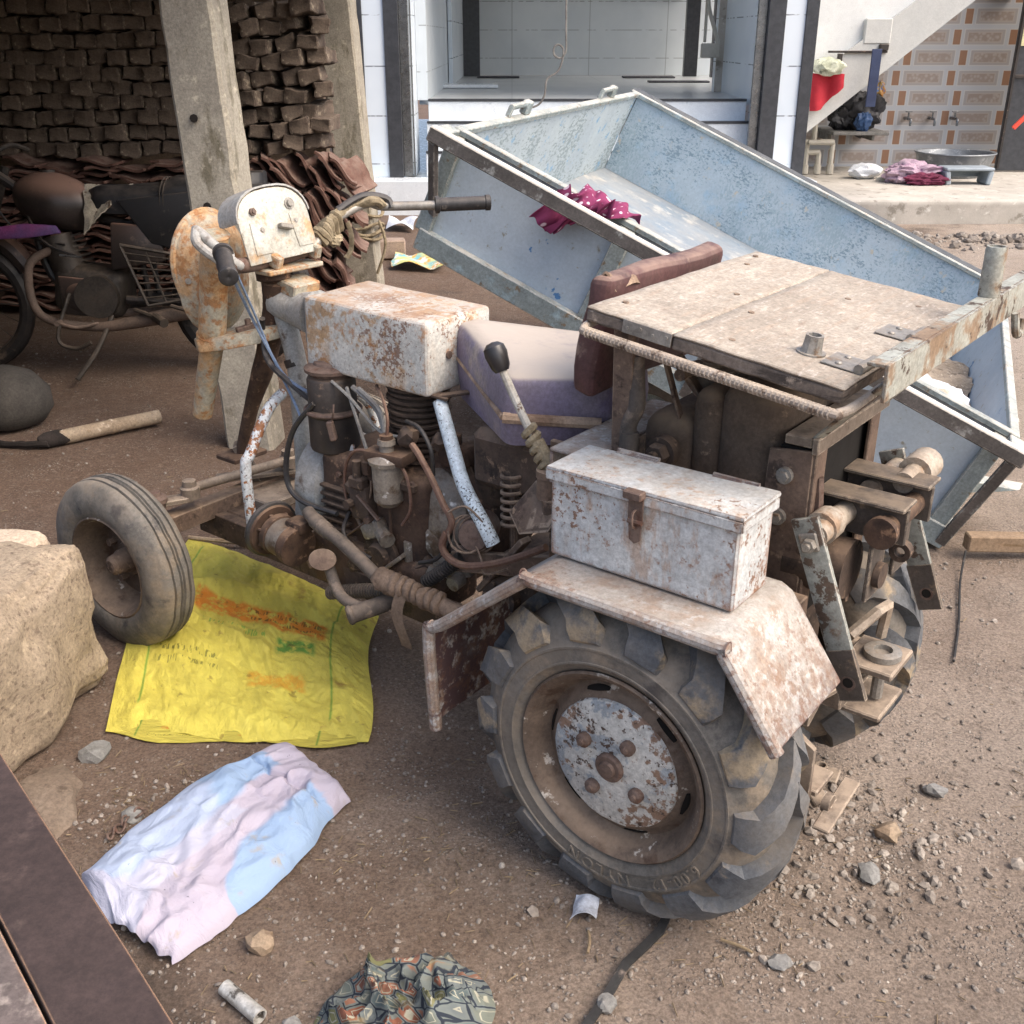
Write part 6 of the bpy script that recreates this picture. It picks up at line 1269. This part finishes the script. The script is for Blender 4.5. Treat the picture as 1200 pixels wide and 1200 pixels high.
# folded pastel sheet
AX = [(-.43, 1.93), (-.50, 1.84), (-.56, 1.74), (-.615, 1.64), (-.655, 1.55), (-.675, 1.47), (-.66, 1.41)]
LEFT = [(-.530, 2.035), (-.60, 1.965), (-.66, 1.92), (-.735, 1.82), (-.80, 1.69), (-.835, 1.60), (-.76, 1.49)]
RIGHT = [(-.345, 1.835), (-.385, 1.77), (-.40, 1.70), (-.44, 1.615), (-.505, 1.51), (-.545, 1.455), (-.60, 1.395)]
def lerpl(Ls, t):
    t = max(0, min(.9999, t))*(len(Ls)-1); i = int(t); f = t-i
    f = f*f*(3-2*f)*.5+f*.5
    return V((Ls[i][0]*(1-f)+Ls[i+1][0]*f, Ls[i][1]*(1-f)+Ls[i+1][1]*f, 0))
def pos2(u, v):
    p = lerpl(LEFT, v).lerp(lerpl(RIGHT, v), u)
    e = min(1, min(u, 1-u)*4.5); e2 = min(1, min(v, 1-v)*7); dome = math.sqrt(max(0, 1-(1-e)**2))*(.45+.55*math.sqrt(max(0, 1-(1-e2)**2)))
    z = .044*dome+.010*noise.noise(V((u*3, v*6, 3)))*e+.008*max(0, 1-4*abs(noise.noise(V((u*2.6+v*3, v*5-u*2, 9)))))*e*e2+.004*max(0, 1-4*abs(noise.noise(V((u*6-v*4, v*9+u*2, 19)))))*e*e2
    z += .010*max(0, v-.80)/.20*math.sin(u*15+v*9+7*noise.noise(V((u*3, v*4, 0))))*e
    z += .002*noise.noise(V((u*14, v*22, 1)))*e
    z -= .010*math.exp(-((v-.16-.03*math.sin(u*4))/.012)**2)*e
    p += V((.008*noise.noise(V((u*9, v*11, 5))), .008*noise.noise(V((u*9, v*11, 8))), 0))
    return V((p.x, p.y, max(.004, z+.004)))
b = MB(); b.grid(pos2, 70, 120); b.solidify(.003); tag(b.build('pastel_sheet', M['pastel_sheet'], ang=80), 'folded sheet of faded blue and pink patches on the dirt', 'cloth')
# patterned scarf
b = MB()
def scarf(u, v):
    a = 2*math.pi*u; r = .0005+.145*v
    q = noise.fractal(V((math.cos(a)*1.2*v, math.sin(a)*1.2*v, 2)), 1, 2, 3)
    p = V((-.178+.88*r*math.cos(a)*(1+.2*math.sin(2*a+1)), 1.282+.94*r*math.sin(a)*(1+.1*math.sin(3*a)), 0))
    wx = p.x+.03*noise.noise(V((p.x*11, p.y*11, 4))); wy = p.y+.03*noise.noise(V((p.x*11, p.y*11, 14)))
    n1 = noise.noise(V((wx*13+3, wy*7, 1))); n2 = noise.noise(V((wx*17, wy*24, 6))); n3 = noise.noise(V((wx*45, wy*38, 9)))
    z = .035*(1-v**3)+(.045*max(0, 1-abs(n1)*3.2)**1.5+.022*max(0, 1-abs(n2)*3)+.007*max(0, 1-abs(n3)*3))*(1-v**5)+.004
    return V((p.x, p.y, max(.004, z)))
    fold = .030*(1-abs(math.sin(6*v+2.6*math.sin(a+.6)+5*q)))**1.5+.022*abs(noise.noise(V((p.x*16, p.y*16, 2))))+.010*abs(noise.noise(V((p.x*40, p.y*40, 5))))
    z = .062*(1-v**3.0)*(.65+.5*math.sin(a*1+.3)*v)+fold*(1-v**6)+.006
    return V((p.x, p.y, max(.004, z)))
b.grid(scarf, 110, 46)
uvl = b.uv
for f in b.bm.faces:
    for l in f.loops: l[uvl].uv = (l.vert.co.x*4.4+l.vert.co.z*2.5, l.vert.co.y*4.4+l.vert.co.z*3)
b.rough(.004, 30); tag(b.build('patterned_scarf', M['scarf_print'], ang=80), 'crumpled green and orange scarf with dark outlined shapes, on the dirt', 'scarf')
# rough stone block
b = MB(); b.box((-1.36, 2.06, .19), (.60, .62, .40), (0, 0, -8), .07, 3); b.subdiv(7); b.rough(.03, 3.0, 2).rough(.03, 7).rough(.012, 24).rough(.005, 60)
sb = b.build('stone_block', M['stone_block'], ang=70); tag(sb, 'rough tan lump of broken concrete at the left edge', 'concrete block')
b = MB(); b.box((-1.43, 2.17, .36), (.50, .50, .09), (4, 4, -14), .04, 3); b.subdiv(5); b.rough(.03, 3.0, 2).rough(.02, 9).rough(.005, 40); b.build('smooth_top', M['stone_cap'], sb, ang=70)
b = MB(); b.ball((-1.0, 1.83, .0), .07, (1, 1.8, .4), (0, 0, 20), 3, .3, 2); tag(b.build('flat_rock', M['rock_brown'], ang=60), 'flat brown-grey rock half buried beside the concrete lump', 'rock')
# two planks of a low bench in the near corner
bn = empty('plank_bench', (-.36, .72, 0)); tag(bn, 'dark brown plank bench with chipped edges in the near left corner', 'bench')
d = V((.639, -.769, 0)); n_ = V((-.769, -.639, 0)); c0 = V((-.4345, .823, .75))
def plank(o0, w, z0, th, l0, l1):
    c = c0+n_*(o0+w/2)+d*((l0+l1)/2); b = MB(); b.box(V((c.x, c.y, z0-th/2)), (l1-l0, w, th), (0, 0, math.degrees(math.atan2(d.y, d.x))), .003, 2); b.subdiv(14); b.rough(.0016, 20).rough(.0009, 70); return b
b = plank(0, .0785, .75, .03, -1.0, .55); b.build('plank', M['plank_dark'], bn, (.36, -.72, 0), 50)
b = plank(.0815, .16, .749, .03, -1.0, .55); b.build('grey_plank', M['plank_grey'], bn, (.36, -.72, 0), 50)
for l in (-.75, .45):
    for o_ in (.05, .20):
        c = c0+n_*o_+d*l; b = MB(); b.b2((c.x-.025, c.y-.025, 0), (c.x+.025, c.y+.025, .72)); b.build('leg', M['plank_dark'], bn, (.36, -.72, 0))
# pot, bamboo, stones and scraps
b = MB(); b.lathe([(.0, .25), (.04, .25), (.11, .22), (.16, .15), (.17, .09), (.14, .03), (.09, .0), (.0, .0)], (-2.12, 4.28, 0), (.1, 0, 1), 32, False).rough(.01, 7); tag(b.build('clay_pot', M['pot_dark'], ang=60), 'soot-grey round clay pot upturned on the ground at the left edge', 'pot')
b = MB(); p0, p1 = V((-1.86, 4.0, .03)), V((-1.49, 4.28, .035)); L = (p1-p0).length; b.lathe([(.0, 0), (.028, .0), (.030, .10), (.030, L*.55), (.033, L*.57), (.030, L*.59), (.029, L), (.022, L), (.020, L-.03)], p0, p1-p0, 18, False).rough(.003, 12); bb = b.build('bamboo', M['bamboo']); tag(bb, 'short pale bamboo pole with one burnt end on the ground', 'pole')
b = MB(); b.lathe([(.0, -.03), (.02, -.025), (.031, .0), (.033, .05), (.0308, .09)], p0, p1-p0, 16, False).rough(.006, 20); b.build('burnt_end', M['char'], bb)
b = MB(); b.tube([(-2.1, 4.02, .015), (-1.95, 3.98, .02), (-1.84, 3.98, .025)], .014, 8).rough(.006, 20); tag(b.build('charred_stick', M['char']), 'thin charred stick touching the burnt end of the bamboo', 'stick')
for i, (x, y, r, m, sc, lb) in enumerate((
    (-.455, 1.443, .024, 'stone_tan', (1.1, 1, .8), 'tan stone on the dirt below the pastel sheet'),
    (-.80, 1.79, .022, 'stone_grey', (.9, 1.2, .4), 'flat grey chip of stone between the sheet and the concrete lump'),
    (.70, 1.62, .022, 'stone_grey', (1.3, .9, .6), 'pale oval stone, largest in the gravel patch right of the big wheel'),
    (.775, 1.735, .024, 'stone_tan', (1, 1.2, .7), 'tan angular stone at the far end of the gravel patch'),
    (.92, 1.87, .019, 'stone_grey', (1.3, .9, .6), 'grey angular stone alone at the right, beyond the gravel patch'),
    (.475, 1.40, .018, 'stone_grey', (1.2, 1, .6), 'grey stone alone between the big wheel and the bottom edge'),
    (.16, 1.31, .017, 'stone_grey', (1, 1, .8), 'small grey stone beside the black strap'),
    (-.365, 1.26, .02, 'stone_grey', (1, 1, .7), 'grey stone at the bottom edge by the silver tube'),
    (.985, 2.47, .018, 'stone_tan', (1.2, 1, .7), 'tan stone on the dirt below the rear hitch'),
    (-.95, 2.0, .03, 'stone_grey', (1, 1.2, .6), 'bluish grey stone at the foot of the concrete lump'))):
    b = MB(); b.ball((x, y, r*sc[2]*.5), r, sc, (0, 0, i*37), 2, .42, 1.5); tag(b.build('stone', M[m], ang=18), lb, 'stone')
b = MB(); b.lathe([(.011, 0), (.0135, .0), (.0135, .095), (.0105, .095), (.0105, .0)], (-.492, 1.337, .014), (.085, -.07, .0), 18, False).rough(.0015, 40); tag(b.build('tube_scrap', M['pipe_silver']), 'scuffed silver tube scrap at the bottom edge', 'tube')
b = MB(); pts = [V((.30, 1.53, .012)), V((.27, 1.47, .006)), V((.235, 1.43, .007)), V((.20, 1.39, .012)), V((.165, 1.33, .008)), V((.12, 1.26, .008)), V((.06, 1.18, .008))]
b.rings([[p+V((-.006, .005, -.003)), p+V((.007, -.004, -.003)), p+V((.007, -.004, .002)), p+V((-.006, .005, .003))] for p in [pts[int(i/4)].lerp(pts[min(6, int(i/4)+1)], (i % 4)/4) for i in range(25)]]); tag(b.build('rubber_strap', M['strap_rubber']), 'flat black rubber strap on the dirt under the big rear tyre', 'strap')
b = MB(); b.grid(lambda u, v: V((.108+.045*u+.01*v, 1.50+.055*v-.01*u, .006+.022*math.sin(u*2.6)*(1-.6*v))), 10, 10).rough(.010, 30).solidify(.001); tag(b.build('plastic_scrap', M['plastic_white'], ang=70), 'torn scrap of white plastic in front of the big tyre', 'plastic')
b = MB(); b.box((.688, 1.93, .008), (.075, .05, .006), (0, 0, -28), .002).lathe([(.014, 0), (.014, .014), (.009, .014), (.008, .004)], (.688, 1.935, .010), (0, 0, 1), 14, False); tag(b.build('iron_plate', M['hitch_dusty']), 'small iron plate with a collar lying behind the rear tyre', 'plate')
for p, L, a, lb in (((.135, 1.42), .05, 85, 'short brown twig standing out of the dirt near the white plastic scrap'), ((.43, 1.42), .06, 150, 'broken straw-coloured twig near the gravel patch')):
    b = MB(); dd = V((math.cos(R(a)), math.sin(R(a)), 0)); b.tube([V((p[0], p[1], .006)), V((p[0], p[1], .008))+dd*L*.5+V((.003, 0, 0)), V((p[0], p[1], .007))+dd*L], .003, 6); tag(b.build('twig', M['straw']), lb, 'twig')
b = MB()
for i in range(4): c = V((-.82+.012*i*(1 if i % 2 else .6), 1.725+.022*i, .008)); b.tube([c+V((.010*math.cos(a)*(1 if i % 2 else .5), .014*math.sin(a), .004*math.sin(a*2+i)))+V((0, 0, .003)) for a in [2*math.pi*k/12 for k in range(12)]], .0028, 6, True, True)
tag(b.build('chain', M['cap_rust']), 'few links of rusty chain beside the concrete lump', 'chain')
# litter by the corner post
b = MB(); b.box((-.90, 8.0, .07), (.22, .12, .14), (0, 0, 8), .01); b.rough(.008, 9); tag(b.build('loose_brick', M['brick_pale']), 'single pale brick standing behind the corner post', 'brick')
b = MB(); b.grid(lambda u, v: V((-.85+.38*u, 7.55+.38*v-.1*u, .02+.05*abs(math.sin(u*4+v*2)))), 12, 10).rough(.02, 7).solidify(.002); tag(b.build('snack_packet', M['packet'], ang=70), 'crumpled turquoise and yellow packet on the dirt by the corner post', 'packet')
b = MB(); b.grid(lambda u, v: V((-1.06+.24*u, 9.2+.35*v-.1*u, .02+.06*abs(math.sin(u*3+v*2)))), 10, 8).rough(.02, 6).solidify(.002); tag(b.build('paper_scrap', M['paper_white'], ang=70), 'crumpled white paper on the ground before the house', 'paper')
